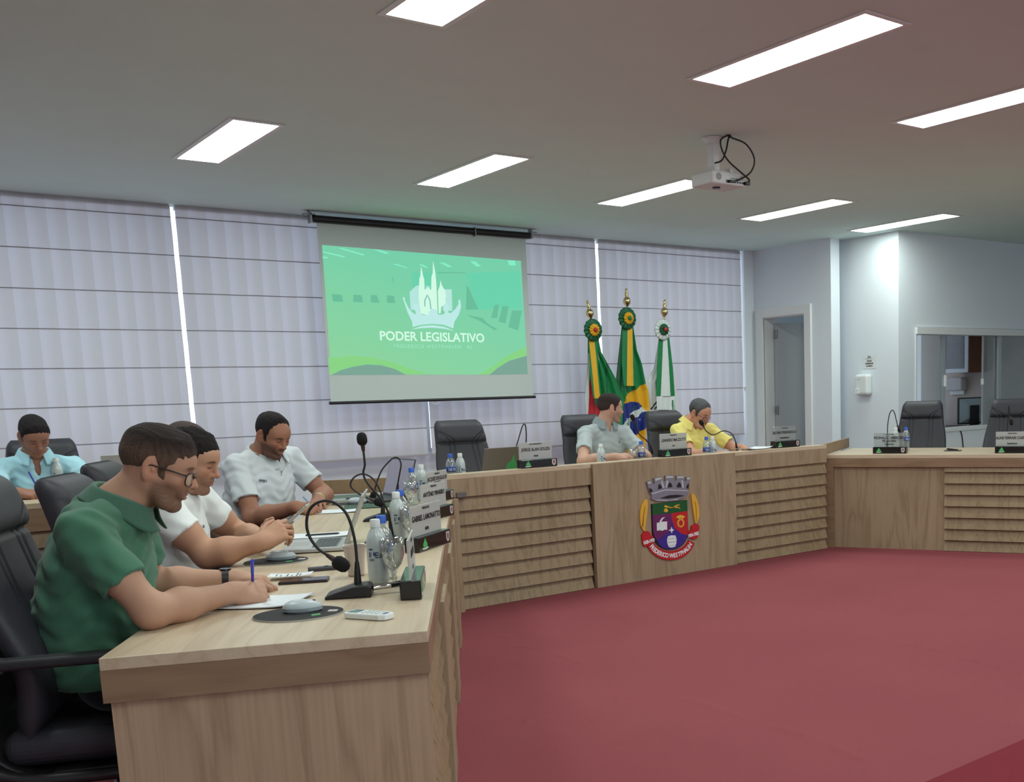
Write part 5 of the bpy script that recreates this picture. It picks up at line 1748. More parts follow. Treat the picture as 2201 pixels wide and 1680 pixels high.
class Field:
    def __init__(self, lo, hi, h):
        self.h = h
        self.lo = np.asarray(lo, float)
        self.n = np.ceil((np.asarray(hi, float) - self.lo) / h).astype(int) + 1
        self.d = np.full(self.n, .06, np.float32)
        self.ax = [(self.lo[i] + h * np.arange(self.n[i])).astype(np.float32) for i in range(3)]

    def region(self, lo, hi):
        sl = []
        for i in range(3):
            a = max(0, int(math.floor((lo[i] - self.lo[i]) / self.h)))
            b = min(self.n[i], int(math.ceil((hi[i] - self.lo[i]) / self.h)) + 1)
            if b <= a:
                return None
            sl.append(slice(a, b))
        return tuple(sl)

    def pts(self, sl):
        return np.meshgrid(self.ax[0][sl[0]], self.ax[1][sl[1]], self.ax[2][sl[2]], indexing='ij')

    def union(self, fn, lo, hi, k=.0):
        sl = self.region(np.asarray(lo) - k - .012, np.asarray(hi) + k + .012)
        if sl is None:
            return
        b = fn(*self.pts(sl))
        a = self.d[sl]
        if k > 0:
            hh = np.maximum(k - np.abs(a - b), 0) / k
            self.d[sl] = np.minimum(a, b) - hh * hh * k * .25
        else:
            self.d[sl] = np.minimum(a, b)

    def cut(self, fn, lo, hi, k=.0):
        sl = self.region(np.asarray(lo) - k - .012, np.asarray(hi) + k + .012)
        if sl is None:
            return
        b = -fn(*self.pts(sl))
        a = self.d[sl]
        if k > 0:
            hh = np.maximum(k - np.abs(a - b), 0) / k
            self.d[sl] = np.maximum(a, b) + hh * hh * k * .25
        else:
            self.d[sl] = np.maximum(a, b)

    def cone(self, a, b, ra, rb, k=.02):
        a, b = np.asarray(a, float), np.asarray(b, float)
        r = max(ra, rb)
        self.union(f_cone(a, b, ra, rb), np.minimum(a, b) - r, np.maximum(a, b) + r, k)

    def loft(self, a, b, u, wa, da, wb, db, k=.03):
        a, b = np.asarray(a, float), np.asarray(b, float)
        r = max(wa, da, wb, db)
        self.union(f_loft(a, b, u, wa, da, wb, db), np.minimum(a, b) - r, np.maximum(a, b) + r, k)

    def ell(self, c, R, rad, k=.02, cut=False):
        c = np.asarray(c, float)
        r = max(rad)
        (self.cut if cut else self.union)(f_ell(c, R, rad), c - r, c + r, k)

    def mesh(self):
        d = self.d
        ins = d < 0
        nx, ny, nz = d.shape
        # cells that hold the surface
        cnt = np.zeros((nx - 1, ny - 1, nz - 1), np.int8)
        for i in (0, 1):
            for j in (0, 1):
                for k in (0, 1):
                    cnt += ins[i:nx - 1 + i, j:ny - 1 + j, k:nz - 1 + k]
        cell = (cnt > 0) & (cnt < 8)
        idx = np.argwhere(cell)
        vid = np.full(cell.shape, -1, np.int32)
        vid[cell] = np.arange(len(idx))
        acc = np.zeros((len(idx), 3))
        num = np.zeros(len(idx))
        I, J, K = idx.T
        cs = [(0, 0, 0), (1, 0, 0), (0, 1, 0), (1, 1, 0), (0, 0, 1), (1, 0, 1), (0, 1, 1), (1, 1, 1)]
        V = [d[I + a, J + b, K + c].astype(float) for a, b, c in cs]
        for p in range(8):
            for q in range(p + 1, 8):
                df = [cs[q][m] - cs[p][m] for m in range(3)]
                if sum(abs(x) for x in df) != 1:
                    continue
                m = (V[p] < 0) != (V[q] < 0)
                t = np.where(m, V[p] / np.where(m, V[p] - V[q], 1), 0)
                for ax in range(3):
                    acc[:, ax] += np.where(m, cs[p][ax] + t * df[ax], 0)
                num += m
        vs = self.lo + self.h * (idx + acc / num[:, None])
        faces = []
        for ax in range(3):
            s0 = [slice(None)] * 3
            s1 = [slice(None)] * 3
            s0[ax] = slice(0, -1)
            s1[ax] = slice(1, None)
            A, B = ins[tuple(s0)], ins[tuple(s1)]
            e = np.argwhere(A != B)
            o1, o2 = [(1, 2), (2, 0), (0, 1)][ax]
            ok = (e[:, o1] > 0) & (e[:, o2] > 0) & (e[:, o1] < d.shape[o1] - 1) & (e[:, o2] < d.shape[o2] - 1)
            e = e[ok]
            fl = A[tuple(e.T)]

            def at(da, db):
                q = e.copy()
                q[:, o1] -= da
                q[:, o2] -= db
                return vid[tuple(q.T)]
            quad = np.stack([at(1, 1), at(0, 1), at(0, 0), at(1, 0)], 1)
            quad[~fl] = quad[~fl][:, ::-1]
            faces.append(quad)
        f = np.concatenate(faces)
        f = f[(f >= 0).all(1)]
        return vs, f


def f_cone(a, b, ra, rb):
    a, b = np.asarray(a, np.float32), np.asarray(b, np.float32)
    ab = b - a
    L2 = float(ab @ ab) + 1e-12

    def fn(x, y, z):
        px, py, pz = x - a[0], y - a[1], z - a[2]
        t = np.clip((px * ab[0] + py * ab[1] + pz * ab[2]) / L2, 0, 1)
        return np.sqrt((px - t * ab[0]) ** 2 + (py - t * ab[1]) ** 2 + (pz - t * ab[2]) ** 2) - (ra + (rb - ra) * t)
    return fn


def f_loft(a, b, u, wa, da, wb, db):
    a, b = np.asarray(a, np.float32), np.asarray(b, np.float32)
    t_ = nrm(b - a)
    u = np.asarray(u, float)
    u = nrm(u - t_ * (u @ t_))
    v = np.cross(t_, u)
    ab = b - a
    L2 = float(ab @ ab) + 1e-12

    def fn(x, y, z):
        px, py, pz = x - a[0], y - a[1], z - a[2]
        t = np.clip((px * ab[0] + py * ab[1] + pz * ab[2]) / L2, 0, 1)
        qx, qy, qz = px - t * ab[0], py - t * ab[1], pz - t * ab[2]
        w = wa + (wb - wa) * t
        d = da + (db - da) * t
        X = (qx * u[0] + qy * u[1] + qz * u[2]) / w
        Y = (qx * v[0] + qy * v[1] + qz * v[2]) / d
        Z = (qx * t_[0] + qy * t_[1] + qz * t_[2]) / np.minimum(w, d)
        return (np.sqrt(X * X + Y * Y + Z * Z) - 1) * np.minimum(w, d)
    return fn


def f_ell(c, R, rad):
    """R: rows are the ellipsoid's axes in the field's space"""
    c = np.asarray(c, np.float32)
    R = np.asarray(R, np.float32)

    def fn(x, y, z):
        px, py, pz = x - c[0], y - c[1], z - c[2]
        s = 0
        for i in range(3):
            q = (px * R[i][0] + py * R[i][1] + pz * R[i][2]) / rad[i]
            s = s + q * q
        return (np.sqrt(s) - 1) * min(rad)
    return fn


EYE3 = np.eye(3)


def rot_dir(fwd, roll=0):
    """head axes (rows x fwd, y left, z up) from a facing direction"""
    x = nrm(fwd)
    y = nrm(np.cross([0, 0, 1.], x))
    z = np.cross(x, y)
    c, s = math.cos(roll), math.sin(roll)
    return np.array([x, c * y + s * z, -s * y + c * z])


def head_prims(F, O, R, sc=1.0, ears=True, jaw=1.0, nose=1.0, mouth_open=0.0):
    O = np.asarray(O, float)

    def P(x, y, z):
        return O + sc * (np.array([x, y, z]) @ R)

    def E(c, rad, k, cut=False, R2=None):
        F.ell(P(*c), R if R2 is None else R2, [sc * r for r in rad], k * sc, cut)

    def Cn(a, b, ra, rb, k):
        F.cone(P(*a), P(*b), ra * sc, rb * sc, k * sc)
    E((-.014, 0, .040), (.098, .076, .083), .0)
    E((.028, 0, -.012), (.060, .062, .088), .03)
    E((.040, 0, .040), (.050, .060, .045), .03)
    for s in (-1, 1):
        Cn((-.012, s * .050 * jaw, -.040), (.040, s * .036 * jaw, -.092), .020, .016, .025)
        Cn((.040, s * .036 * jaw, -.092), (.062, s * .012, -.102), .016, .017, .018)
        E((.058, s * .040, -.016), (.024, .022, .020), .02)
        Cn((.081, s * .008, .026), (.066, s * .043, .026), .0095, .009, .014)
        E((.094, s * .031, .006), (.017, .016, .013), .010, True)
    for s in (-1, 1):
        E((.0725, s * .031, .004), (.0135, .0145, .0125), .004)
        Cn((.083, s * .018, .0095), (.076, s * .044, .0085), .0035, .003, .004)
        Cn((.084, s * .020, -.003), (.077, s * .043, -.004), .003, .003, .004)
    Cn((.080, 0, .026), (.091, 0, .004), .008, .0085, .012)
    Cn((.091, 0, .004), (.1065 * nose, 0, -.026), .0085, .0125, .010)
    for s in (-1, 1):
        E((.092, s * .0135, -.030), (.0115, .008, .009), .007)
        E((.101, s * .0065, -.0395), (.006, .004, .004), .003, True)
    E((.080, 0, -.055), (.012, .030, .020), .014)
    E((.0885, 0, -.0555), (.009, .023, .0055), .005)
    E((.0875, 0, -.0675), (.0095, .020, .0065), .005)
    E((.0955, 0, -.0612), (.006, .024, .0016 + mouth_open * .006), .003, True)
    E((.070, 0, -.098), (.018, .022, .016), .015)
    if ears:
        for s in (-1, 1):
            a = math.radians(20)
            R2 = np.array([[math.cos(a), s * -.35, math.sin(a) * .3], [s * .35, 1, 0], [-math.sin(a), 0, math.cos(a)]])
            R2 = np.array([nrm(q) for q in R2])
            E((-.016, s * .079, .002), (.019, .0075, .032), .006, False, R2 @ R)
            E((-.010, s * .086, .003), (.010, .006, .019), .004, True, R2 @ R)
            E((-.012, s * .077, -.022), (.011, .006, .011), .006)
            E((-.002, s * .080, -.002), (.005, .005, .007), .005)
    return P


def hand_prims(F, W, X, Z, side, pose, sc=1.0, k=.009):
    """W wrist, X direction of the fingers, Z back-of-hand normal, side +1 right / -1 left"""
    X = nrm(X)
    Z = nrm(np.asarray(Z, float) - X * (np.asarray(Z, float) @ X))
    Y = np.cross(Z, X) * side
    W = np.asarray(W, float)

    def P(x, y, z):
        return W + sc * (x * X + y * Y + z * Z)
    tips = {}
    F.cone(P(-.01, 0, 0), P(.02, 0, 0), .026 * sc, .027 * sc, .02)
    B = {'index': (.088, .030, .002), 'middle': (.092, .009, .004), 'ring': (.087, -.012, .002), 'little': (.078, -.031, -.002)}
    Ls = {'index': (.044, .026, .021), 'middle': (.048, .030, .022), 'ring': (.044, .028, .021), 'little': (.034, .021, .018)}
    Rr = {'index': (.0095, .0088, .0078, .0066), 'middle': (.0098, .009, .008, .0068), 'ring': (.0092, .0085, .0076, .0064), 'little': (.0082, .0075, .0066, .0057)}
    for n in B:
        b = B[n]
        F.cone(P(.008, b[1] * .55, 0), P(*b), .0165 * sc, .0125 * sc, .014)
    F.cone(P(.03, .012, -.008), P(.07, .012, -.008), .015 * sc, .012 * sc, .014)
    F.cone(P(.02, -.022, -.008), P(.065, -.026, -.007), .014 * sc, .010 * sc, .014)
    for n in B:
        curl = pose[n]
        spread = pose.get('spread', 0) * {'index': 1, 'middle': .25, 'ring': -.5, 'little': -1.2}[n] + pose.get('fan', 0)
        a = 0
        p = np.array(B[n], float)
        for j in range(3):
            a += math.radians(curl[j])
            d = np.array([math.cos(a) * math.cos(spread), math.cos(a) * math.sin(spread), -math.sin(a)])
            q = p + d * Ls[n][j]
            F.cone(P(*p), P(*q), Rr[n][j] * sc, Rr[n][j + 1] * sc, .006 if j == 0 else .003)
            p = q
        tips[n] = P(*p)
    th = pose['thumb']
    p = np.array((.018, .020, -.008))
    d0 = nrm(th[0])
    q = p + d0 * .044
    F.cone(P(*p), P(*q), .0155 * sc, .0125 * sc, .012)
    d1 = nrm(th[1])
    r = q + d1 * .034
    F.cone(P(*q), P(*r), .0118 * sc, .0102 * sc, .006)
    d2 = nrm(th[2])
    t = r + d2 * .026
    F.cone(P(*r), P(*t), .0102 * sc, .0078 * sc, .004)
    tips['thumb'] = P(*t)
    tips['P'] = P
    return tips


FLAT = dict(index=(8, 12, 8), middle=(6, 12, 8), ring=(8, 14, 8), little=(10, 14, 10), spread=.10, thumb=((.7, .7, -.15), (.85, .5, -.15), (.95, .3, -.15)))
RELAX = dict(index=(28, 42, 22), middle=(34, 48, 24), ring=(40, 52, 26), little=(44, 52, 26), spread=.05, thumb=((.68, .66, -.35), (.86, .35, -.35), (.95, .05, -.35)))
WRITE = dict(index=(42, 52, 22), middle=(52, 60, 26), ring=(60, 66, 30), little=(58, 62, 30), spread=.02, thumb=((.62, .55, -.55), (.85, .1, -.5), (.9, -.25, -.35)))
GRIP = dict(index=(30, 34, 24), middle=(38, 44, 26), ring=(44, 48, 28), little=(48, 50, 30), spread=.06, thumb=((.62, .70, -.30), (.86, .45, -.2), (.95, .1, -.2)))
CLASP = dict(index=(38, 60, 30), middle=(42, 62, 30), ring=(46, 62, 30), little=(50, 62, 30), spread=.10, thumb=((.72, .55, -.2), (.86, .1, .1), (.86, -.3, .1)))


def to_mesh(name, vs, fs, mats, parent, base, cols=None, mi=None):
    me = bpy.data.meshes.new(name)
    vs = np.asarray(vs, float) - np.asarray(base, float)
    me.vertices.add(len(vs))
    me.vertices.foreach_set('co', vs.ravel())
    fs = np.asarray(fs, np.int32)
    me.loops.add(fs.size)
    me.loops.foreach_set('vertex_index', fs.ravel())
    me.polygons.add(len(fs))
    me.polygons.foreach_set('loop_start', np.arange(0, fs.size, 4, dtype=np.int32))
    me.update(calc_edges=True)
    me.validate()
    me.polygons.foreach_set('use_smooth', [True] * len(me.polygons))
    for m in (mats if isinstance(mats, (list, tuple)) else [mats]):
        me.materials.append(m)
    if cols is not None:
        at = me.color_attributes.new('tone', 'FLOAT_COLOR', 'POINT')
        c4 = np.ones((len(vs), 4), np.float32)
        c4[:, :3] = cols
        at.data.foreach_set('color', c4.ravel())
    o = bpy.data.objects.new(name, me)
    COL.objects.link(o)
    if parent is not None:
        o.parent = parent
    return o


def smooth_mesh(vs, fs, it=1, lam=.5):
    """a touch of Laplacian smoothing to take the grid out of the surface"""
    vs = vs.copy()
    e = np.concatenate([fs[:, [0, 1]], fs[:, [1, 2]], fs[:, [2, 3]], fs[:, [3, 0]]])
    n = np.bincount(e[:, 0], minlength=len(vs)).astype(float)
    for _ in range(it):
        s = np.stack([np.bincount(e[:, 0], vs[e[:, 1], k], len(vs)) for k in range(3)], 1)
        m = n > 0
        vs[m] += lam * (s[m] / n[m][:, None] - vs[m])
    return vs


def attr_mat(name, rough=.5, spec=.35, bump=.15, bscale=500, sss=0.0, noise=.05, fuzz=0.0):
    if name in MATS:
        return MATS[name]
    m = bpy.data.materials.new(name)
    m.use_nodes = True
    nt = m.node_tree
    b = nt.nodes['Principled BSDF']
    b.inputs['Roughness'].default_value = rough
    b.inputs['Specular IOR Level'].default_value = spec
    b.inputs['Subsurface Weight'].default_value = sss
    b.inputs['Subsurface Scale'].default_value = .006
    b.inputs['Sheen Weight'].default_value = fuzz
    at = nt.nodes.new('ShaderNodeAttribute')
    at.attribute_name = 'tone'
    tc = nt.nodes.new('ShaderNodeTexCoord')
    n = nt.nodes.new('ShaderNodeTexNoise')
    n.inputs['Scale'].default_value = 45
    n.inputs['Detail'].default_value = 4
    nt.links.new(tc.outputs['Object'], n.inputs['Vector'])
    mr = nt.nodes.new('ShaderNodeMapRange')
    mr.inputs[3].default_value = 1 - noise
    mr.inputs[4].default_value = 1 + noise
    nt.links.new(n.outputs['Fac'], mr.inputs[0])
    vm = nt.nodes.new('ShaderNodeVectorMath')
    vm.operation = 'SCALE'
    nt.links.new(at.outputs['Color'], vm.inputs[0])
    nt.links.new(mr.outputs[0], vm.inputs[3])
    nt.links.new(vm.outputs[0], b.inputs['Base Color'])
    if bump:
        n2 = nt.nodes.new('ShaderNodeTexNoise')
        n2.inputs['Scale'].default_value = bscale
        nt.links.new(tc.outputs['Object'], n2.inputs['Vector'])
        bp = nt.nodes.new('ShaderNodeBump')
        bp.inputs['Strength'].default_value = bump
        bp.inputs['Distance'].default_value = .001
        nt.links.new(n2.outputs['Fac'], bp.inputs['Height'])
        nt.links.new(bp.outputs['Normal'], b.inputs['Normal'])
    MATS[name] = m
    return m


M_SKIN = attr_mat('skin', .55, .35, .12, 700, 0)
M_HAIR = attr_mat('hair', .7, .2, 1.0, 330, 0, .22)
M_HAIR.node_tree.nodes['Bump'].inputs['Distance'].default_value = .004


def poly_sdf(x, z, poly):
    """signed distance to a 2-D polygon, negative inside"""
    d = np.full(x.shape, 1e9, np.float32)
    s = np.ones(x.shape, np.float32)
    n = len(poly)
    for i in range(n):
        ax, az = poly[i]
        bx, bz = poly[(i + 1) % n]
        ex, ez = bx - ax, bz - az
        wx, wz = x - ax, z - az
        t = np.clip((wx * ex + wz * ez) / (ex * ex + ez * ez), 0, 1)
        d = np.minimum(d, (wx - ex * t) ** 2 + (wz - ez * t) ** 2)
        c1, c2, c3 = z >= az, z < bz, ex * wz > ez * wx
        s = np.where((c1 & c2 & c3) | (~c1 & ~c2 & ~c3), -s, s)
    return s * np.sqrt(d)


HAIRLINE = [(.082, .078), (.066, .062), (.050, .052), (.040, .030), (.026, .012), (.022, -.018), (.010, -.020), (.004, .020), (-.010, .036), (-.030, .026), (-.038, -.010), (-.046, -.050), (-.062, -.066), (-.12, -.07), (-.17, 0), (-.16, .2), (.14, .2), (.12, .10)]


def hair_obj(parent, base, O, R, sc, line, thick, top_thick, colour, side_colour=None, quiff=0.0, wave=.002, h=.003, name='hair', fade=.055, taper=.42):
    lo, hi = np.array([-.15, -.115, -.10]), np.array([.14, .115, .20])
    F = Field(lo, hi, h)
    head_prims(F, (0, 0, 0), EYE3, 1.0, ears=False)
    x, y, z = F.pts((slice(None),) * 3)
    m = poly_sdf(x, z, line)
    m = m + .0022 * np.sin(260 * y + 3 * np.sin(70 * x + 50 * z)) + .0022 * np.sin(150 * x + 190 * z + 2.5 * np.sin(120 * y)) + .0018 * np.sin(330 * x - 210 * y)
    g = np.clip((z - .045) / .06, 0, 1)
    T = thick + (top_thick - thick) * g * g * (3 - 2 * g)
    if quiff:
        T = T + quiff * np.exp(-((x - .075) / .035) ** 2 - ((z - .10) / .045) ** 2 - (y / .055) ** 2)
    strands = np.sin(430 * y + 5 * np.sin(40 * x + 20 * z) + 60 * x) * .45 + np.sin(210 * y - 70 * x + 4 * np.sin(35 * z)) * .35 + np.sin(60 * x + 90 * y + 3 * np.sin(50 * z)) * .5
    T = T + wave * .6 * strands * np.clip(T / .012, .2, 1.5)
    T = np.minimum(T, .0008 + taper * (1 - .45 * np.clip((x - .03) / .03, 0, 1)) * np.maximum(-m, 0))
    F.d = np.maximum(F.d - T, m).astype(np.float32)
    vs, fs = F.mesh()
    vs = smooth_mesh(vs, fs, 1, .4)
    c = np.tile(np.array(lin(colour)), (len(vs), 1))
    if side_colour is not None:
        w = np.clip((vs[:, 2] - (fade - .03)) / .05, 0, 1)[:, None]
        c = np.array(lin(side_colour)) * (1 - w) + c * w
    c = c * (1 + .16 * np.sin(vs[:, [1]] * 700 + 9 * np.sin(vs[:, [0]] * 40)))
    W = np.asarray(O) + sc * (vs @ R)
    return to_mesh(name, W, fs, M_HAIR, parent, base, c)


def skin_tones(vs, O, R, sc, tone, hairc, beard=0.0, brow=1.0, stache=0.0, lips=(156, 100, 90)):
    base = np.array(lin(tone))
    c = np.tile(base, (len(vs), 1))
    q = ((vs - np.asarray(O)) @ R.T) / sc
    x, y, z = q.T
    near = (np.abs(x) < .13) & (np.abs(y) < .1) & (np.abs(z) < .14)
    ay = np.abs(y)

    def sm(v, a, b):
        t = np.clip((v - a) / (b - a), 0, 1)
        return t * t * (3 - 2 * t)
    # cheeks, nose tip and ears a little redder
    red = (.5 * np.exp(-((z + .02) / .02) ** 2 - ((ay - .045) / .02) ** 2) + .6 * np.exp(-((x - .105) / .015) ** 2 - (z + .026) ** 2 / .015 ** 2) + .7 * (ay > .074)) * near
    c = c * (1 + red[:, None] * np.array([.10, -.10, -.12]))
    hc = np.array(lin(hairc))
    if beard or stache:
        b = sm(-z, .018, .042) * sm(x, -.012, .012) * (1 - sm(-z, .115, .135)) * beard
        b = b * (1 - np.exp(-((ay) / .017) ** 2 - ((z + .061) / .009) ** 2))
        b = b * (1 - .8 * np.exp(-((z + .025) / .018) ** 2 - ((x - .085) / .03) ** 2))
        b = np.maximum(b, max(stache, beard) * np.exp(-((z + .0465) / .0065) ** 4 - (ay / .028) ** 4) * (x > .07))
        b = np.clip(b, 0, 1) * near * (.85 + .15 * np.sin(x * 900) * np.sin(z * 1100 + y * 700))
        c = c * (1 - b[:, None]) + hc * b[:, None]
    w = np.exp(-((z + .0605) / .0075) ** 4 - (ay / .021) ** 4) * (x > .078) * near * .75
    c = c * (1 - w[:, None]) + np.array(lin(lips)) * w[:, None]
    w = brow * np.exp(-((z - (.0245 + .003 * np.sin(ay * 70))) / .0042) ** 4 - ((ay - .031) / .0185) ** 4) * (x > .05) * near
    c = c * (1 - .9 * w[:, None]) + hc * .9 * w[:, None]
    w = np.exp(-((z - .0015) / .0032) ** 4 - ((ay - .031) / .0125) ** 4) * (x > .06) * near
    c = c * (1 - .85 * w[:, None]) + np.array(lin((48, 34, 30))) * .85 * w[:, None]
    w = np.exp(-((z - .006) / .012) ** 2 - ((ay - .031) / .018) ** 2) * (x > .055) * near * .22
    c = c * (1 - w[:, None] * np.array([.6, .9, .9]))
    return np.clip(c, 0, 1)


def fold(x, y, z, amp, f=1.0):
    a = np.sin(31 * f * x + 17 * f * z + 2.2 * np.sin(13 * f * y + 9 * z) + 1.3)
    b = np.sin(27 * f * y - 22 * f * z + 2.0 * np.sin(11 * f * x + 5 * y))
    c = np.sin(55 * f * z + 2.5 * np.sin(14 * f * x) + 2.5 * np.sin(16 * f * y))
    return amp * (.45 * a + .35 * b + .3 * c)


def collar(parent, base, N, axis, fwd, mat_, r=.066, drop=.05, gap=16, name='collar', hgt=.030):
    """folded polo collar round the neck, open at the front"""
    ax = nrm(axis)
    f = nrm(np.asarray(fwd, float) - ax * (np.asarray(fwd, float) @ ax))
    l = np.cross(ax, f)
    m = MB()

    def fn(u, v):
        ph = math.radians(gap + (360 - 2 * gap) * u)
        fr = max(0, math.cos(ph)) ** 2
        prof = [(r - .004, -.012), (r - .001, hgt * (1 - .62 * fr)), (r + .006, hgt * (1 - .62 * fr) + .003), (r + .018, .010 - .020 * fr), (r + .030 + .014 * fr, -.012 - drop * fr * (abs(math.sin(ph)) * 1.2 + .25))]
        k = v * (len(prof) - 1)
        i = min(int(k), len(prof) - 2)
        t = k - i
        rr = prof[i][0] * (1 - t) + prof[i + 1][0] * t
        zz = prof[i][1] * (1 - t) + prof[i + 1][1] * t
        p = np.asarray(N) + ax * zz + rr * (f * math.cos(ph) * 1.06 + l * math.sin(ph)) - np.asarray(base)
        return tuple(p)
    m.grid(fn, 56, 16)
    o = m.build(name, mat_, parent, smooth=True, solid=.0034)
    return o


def make_person(name_label, J, o):
    """J: joints in world space; o: looks"""
    J = {k: (np.asarray(v, float) if not isinstance(v, dict) else v) for k, v in J.items()}
    base = np.array([J['pelvis'][0], J['pelvis'][1], 0.])
    root = thing('person', name_label, 'person', tuple(base))
    R, O, sc = o['R'], J['head'], o.get('hs', 1.0)
    h = o.get('h', .004)
    side = nrm((J['shL'] - J['shR']) * [1, 1, .3])
    up = np.array([0, 0, 1.])
    fwd = nrm(np.cross(side, up))
    fat = o.get('fat', 1.0)
    sp = o['spine']         # list of (point, half width, half depth) from the chest down
    # --- body: one continuous skin
    pts = [J[k] for k in ('head', 'shL', 'shR', 'elL', 'elR', 'wrL', 'wrR')]
    lo = np.min(pts, 0) - .17
    hi = np.max(pts, 0) + .17
    lo[2] = max(lo[2], .70)
    for p, w, d in sp[:2]:
        lo = np.minimum(lo, np.asarray(p) - [.2, .2, .02])
        hi = np.maximum(hi, np.asarray(p) + [.2, .2, .0])
    F = Field(lo, hi, h)
    N = J['neck']
    nr = o.get('neck_r', .060)
    sk = O + sc * (np.array([-.022, 0, -.035]) @ R)
    am = o.get('arm', 1.0)
    for (p, w, d), (p2, w2, d2) in zip(sp[:-1], sp[1:]):
        F.loft(p, p2, side, w - .014, d - .014, w2 - .014, d2 - .014, .03)
    F.cone(N, sp[0][0], nr * 1.05, .07, .05)
    for s in ('R', 'L'):
        sh, el, wr = J['sh' + s], J['el' + s], J['wr' + s]
        F.cone(N - up * .045, sh - up * .014, .036, .038, .05)
        F.cone(sh, sh + (el - sh) * .5, .050 * am, .047 * am, .04)
        F.cone(sh + (el - sh) * .4, el, .048 * am, .040 * am, .03)
        F.cone(el, el + (wr - el) * .35, .041 * am, .043 * am, .03)
        F.cone(el + (wr - el) * .35, wr, .043 * am, .0275 * am, .03)
        tips = hand_prims(F, wr, J['hd' + s]['x'], J['hd' + s]['z'], 1 if s == 'R' else -1, J['hd' + s]['pose'], o.get('hand', 1.0))
        o['tips' + s] = tips
    F2 = F
    # the head is joined after the arms so that its finer smoothing stays its own
    F.cone(sk, N, nr * .98, nr * 1.06, .03)
    headF = Field(O - .19 * sc, O + .19 * sc, h)
    headF.lo = F.lo + h * np.round((headF.lo - F.lo) / h)
    headF.ax = [(headF.lo[i] + h * np.arange(headF.n[i])).astype(np.float32) for i in range(3)]
    head_prims(headF, O, R, sc, True, o.get('jaw', 1.0), o.get('nose', 1.0), o.get('mouth', 0))
    throat = O + sc * (np.array([.035, 0, -.085]) @ R)
    i0 = np.round((headF.lo - F.lo) / h).astype(int)
    a0 = np.maximum(i0, 0)
    a1 = np.minimum(i0 + headF.n, F.n)
    sl = tuple(slice(a0[i], a1[i]) for i in range(3))
    sh_ = tuple(slice(a0[i] - i0[i], a1[i] - i0[i]) for i in range(3))
    A, B = F.d[sl], headF.d[sh_]
    k = .022
    hh = np.maximum(k - np.abs(A - B), 0) / k
    F.d[sl] = np.minimum(A, B) - hh * hh * k * .25
    vs, fs = F.mesh()
    vs = smooth_mesh(vs, fs, 1, .35)
    cols = skin_tones(vs, O, R, sc, o['tone'], o['hair_colour'], o.get('beard', 0), o.get('brow', 1), o.get('stache', 0))
    body = to_mesh('body', vs, fs, M_SKIN, root, base, cols)
    # --- shirt
    sm_ = o['shirt']
    lo = np.min([p - [w + .03, w + .03, .02] for p, w, d in [(np.asarray(p), w, d) for p, w, d in sp]] + [J['shR'] - .12, J['shL'] - .12, J['shR'] + (J['elR'] - J['shR']) * .75 - .09, J['shL'] + (J['elL'] - J['shL']) * .75 - .09], 0)
    hi = np.max([p + [w + .03, w + .03, .02] for p, w, d in [(np.asarray(p), w, d) for p, w, d in sp]] + [J['shR'] + .12, J['shL'] + .12, J['shR'] + (J['elR'] - J['shR']) * .75 + .09, J['shL'] + (J['elL'] - J['shL']) * .75 + .09, N + .06], 0)
    lo[2] = max(.46, lo[2])
    S_ = Field(lo, hi, o.get('hs_shirt', .004))
    for (p, w, d), (p2, w2, d2) in zip(sp[:-1], sp[1:]):
        S_.loft(p, p2, side, w, d, w2, d2, .04)
    S_.cone(N - up * .045, sp[0][0], nr * 1.2, .10, .05)
    sl_ = o.get('sleeve', .62)
    for s in ('R', 'L'):
        sh, el = J['sh' + s], J['el' + s]
        S_.cone(N - up * .034, sh + up * .006, .046, .058 * am, .05)
        end = sh + (el - sh) * sl_
        r0, r1 = .057 * am, o.get('sleeve_r', .066) * am
        ax_ = nrm(el - sh)
        ri = (o.get('sleeve_r', .066) - .011) * am
        inner = f_cone(end - ax_ * .05, end + ax_ * .08, ri * .8, ri)

        def slv(x, y, z, sh=sh, end=end, ax_=ax_, r0=r0, r1=r1, inner=inner):
            d = f_cone(sh, end + ax_ * .06, r0, r1)(x, y, z)
            q = (x - end[0]) * ax_[0] + (y - end[1]) * ax_[1] + (z - end[2]) * ax_[2]
            return np.maximum(np.maximum(d, q), -inner(x, y, z))
        S_.union(slv, np.minimum(sh, end) - .08, np.maximum(sh, end) + .08, .03)
    X, Y, Z = S_.pts((slice(None),) * 3)
    S_.d += fold(X, Y, Z, o.get('fold', .004), 2.3).astype(np.float32)
    nax = nrm(sk - N)
    S_.cut(f_cone(N - nax * .012, N + nax * .12, nr * 1.13, nr * 1.5), N - .14, N + .16, .008)
    vd = o.get('vneck', .09)
    if vd:
        a = N + fwd * .055 - up * .0
        b = N + fwd * (.055 + o.get('vfwd', .03)) - up * vd
        S_.cut(f_cone(a, b, .030, .006), np.minimum(a, b) - .04, np.maximum(a, b) + .04, .006)
    vs, fs = S_.mesh()
    vs = smooth_mesh(vs, fs, 2, .5)
    shirt = to_mesh('shirt', vs, fs, sm_, root, base)
    cm_ = o.get('collar_mat', sm_)
    if o.get('collar', True):
        cax = nrm(nax * .55 + up * .45 - fwd * .05)
        col_ = collar(root, base, N + nax * o.get('clift', .010), cax, fwd, cm_, nr * o.get('cr', 1.22), o.get('cdrop', .05), o.get('cgap', 16))
    else:
        rb = MB()
        f_ = nrm(fwd - nax * (fwd @ nax))
        l_ = np.cross(nax, f_)
        ring = []
        for i in range(33):
            w = 2 * math.pi * i / 32
            ring.append(tuple(N - base + nax * (.012 - .026 * max(0, math.cos(w))) + nr * 1.22 * (f_ * math.cos(w) + l_ * math.sin(w))))
        rb.tube(ring, .006, 8, caps=False)
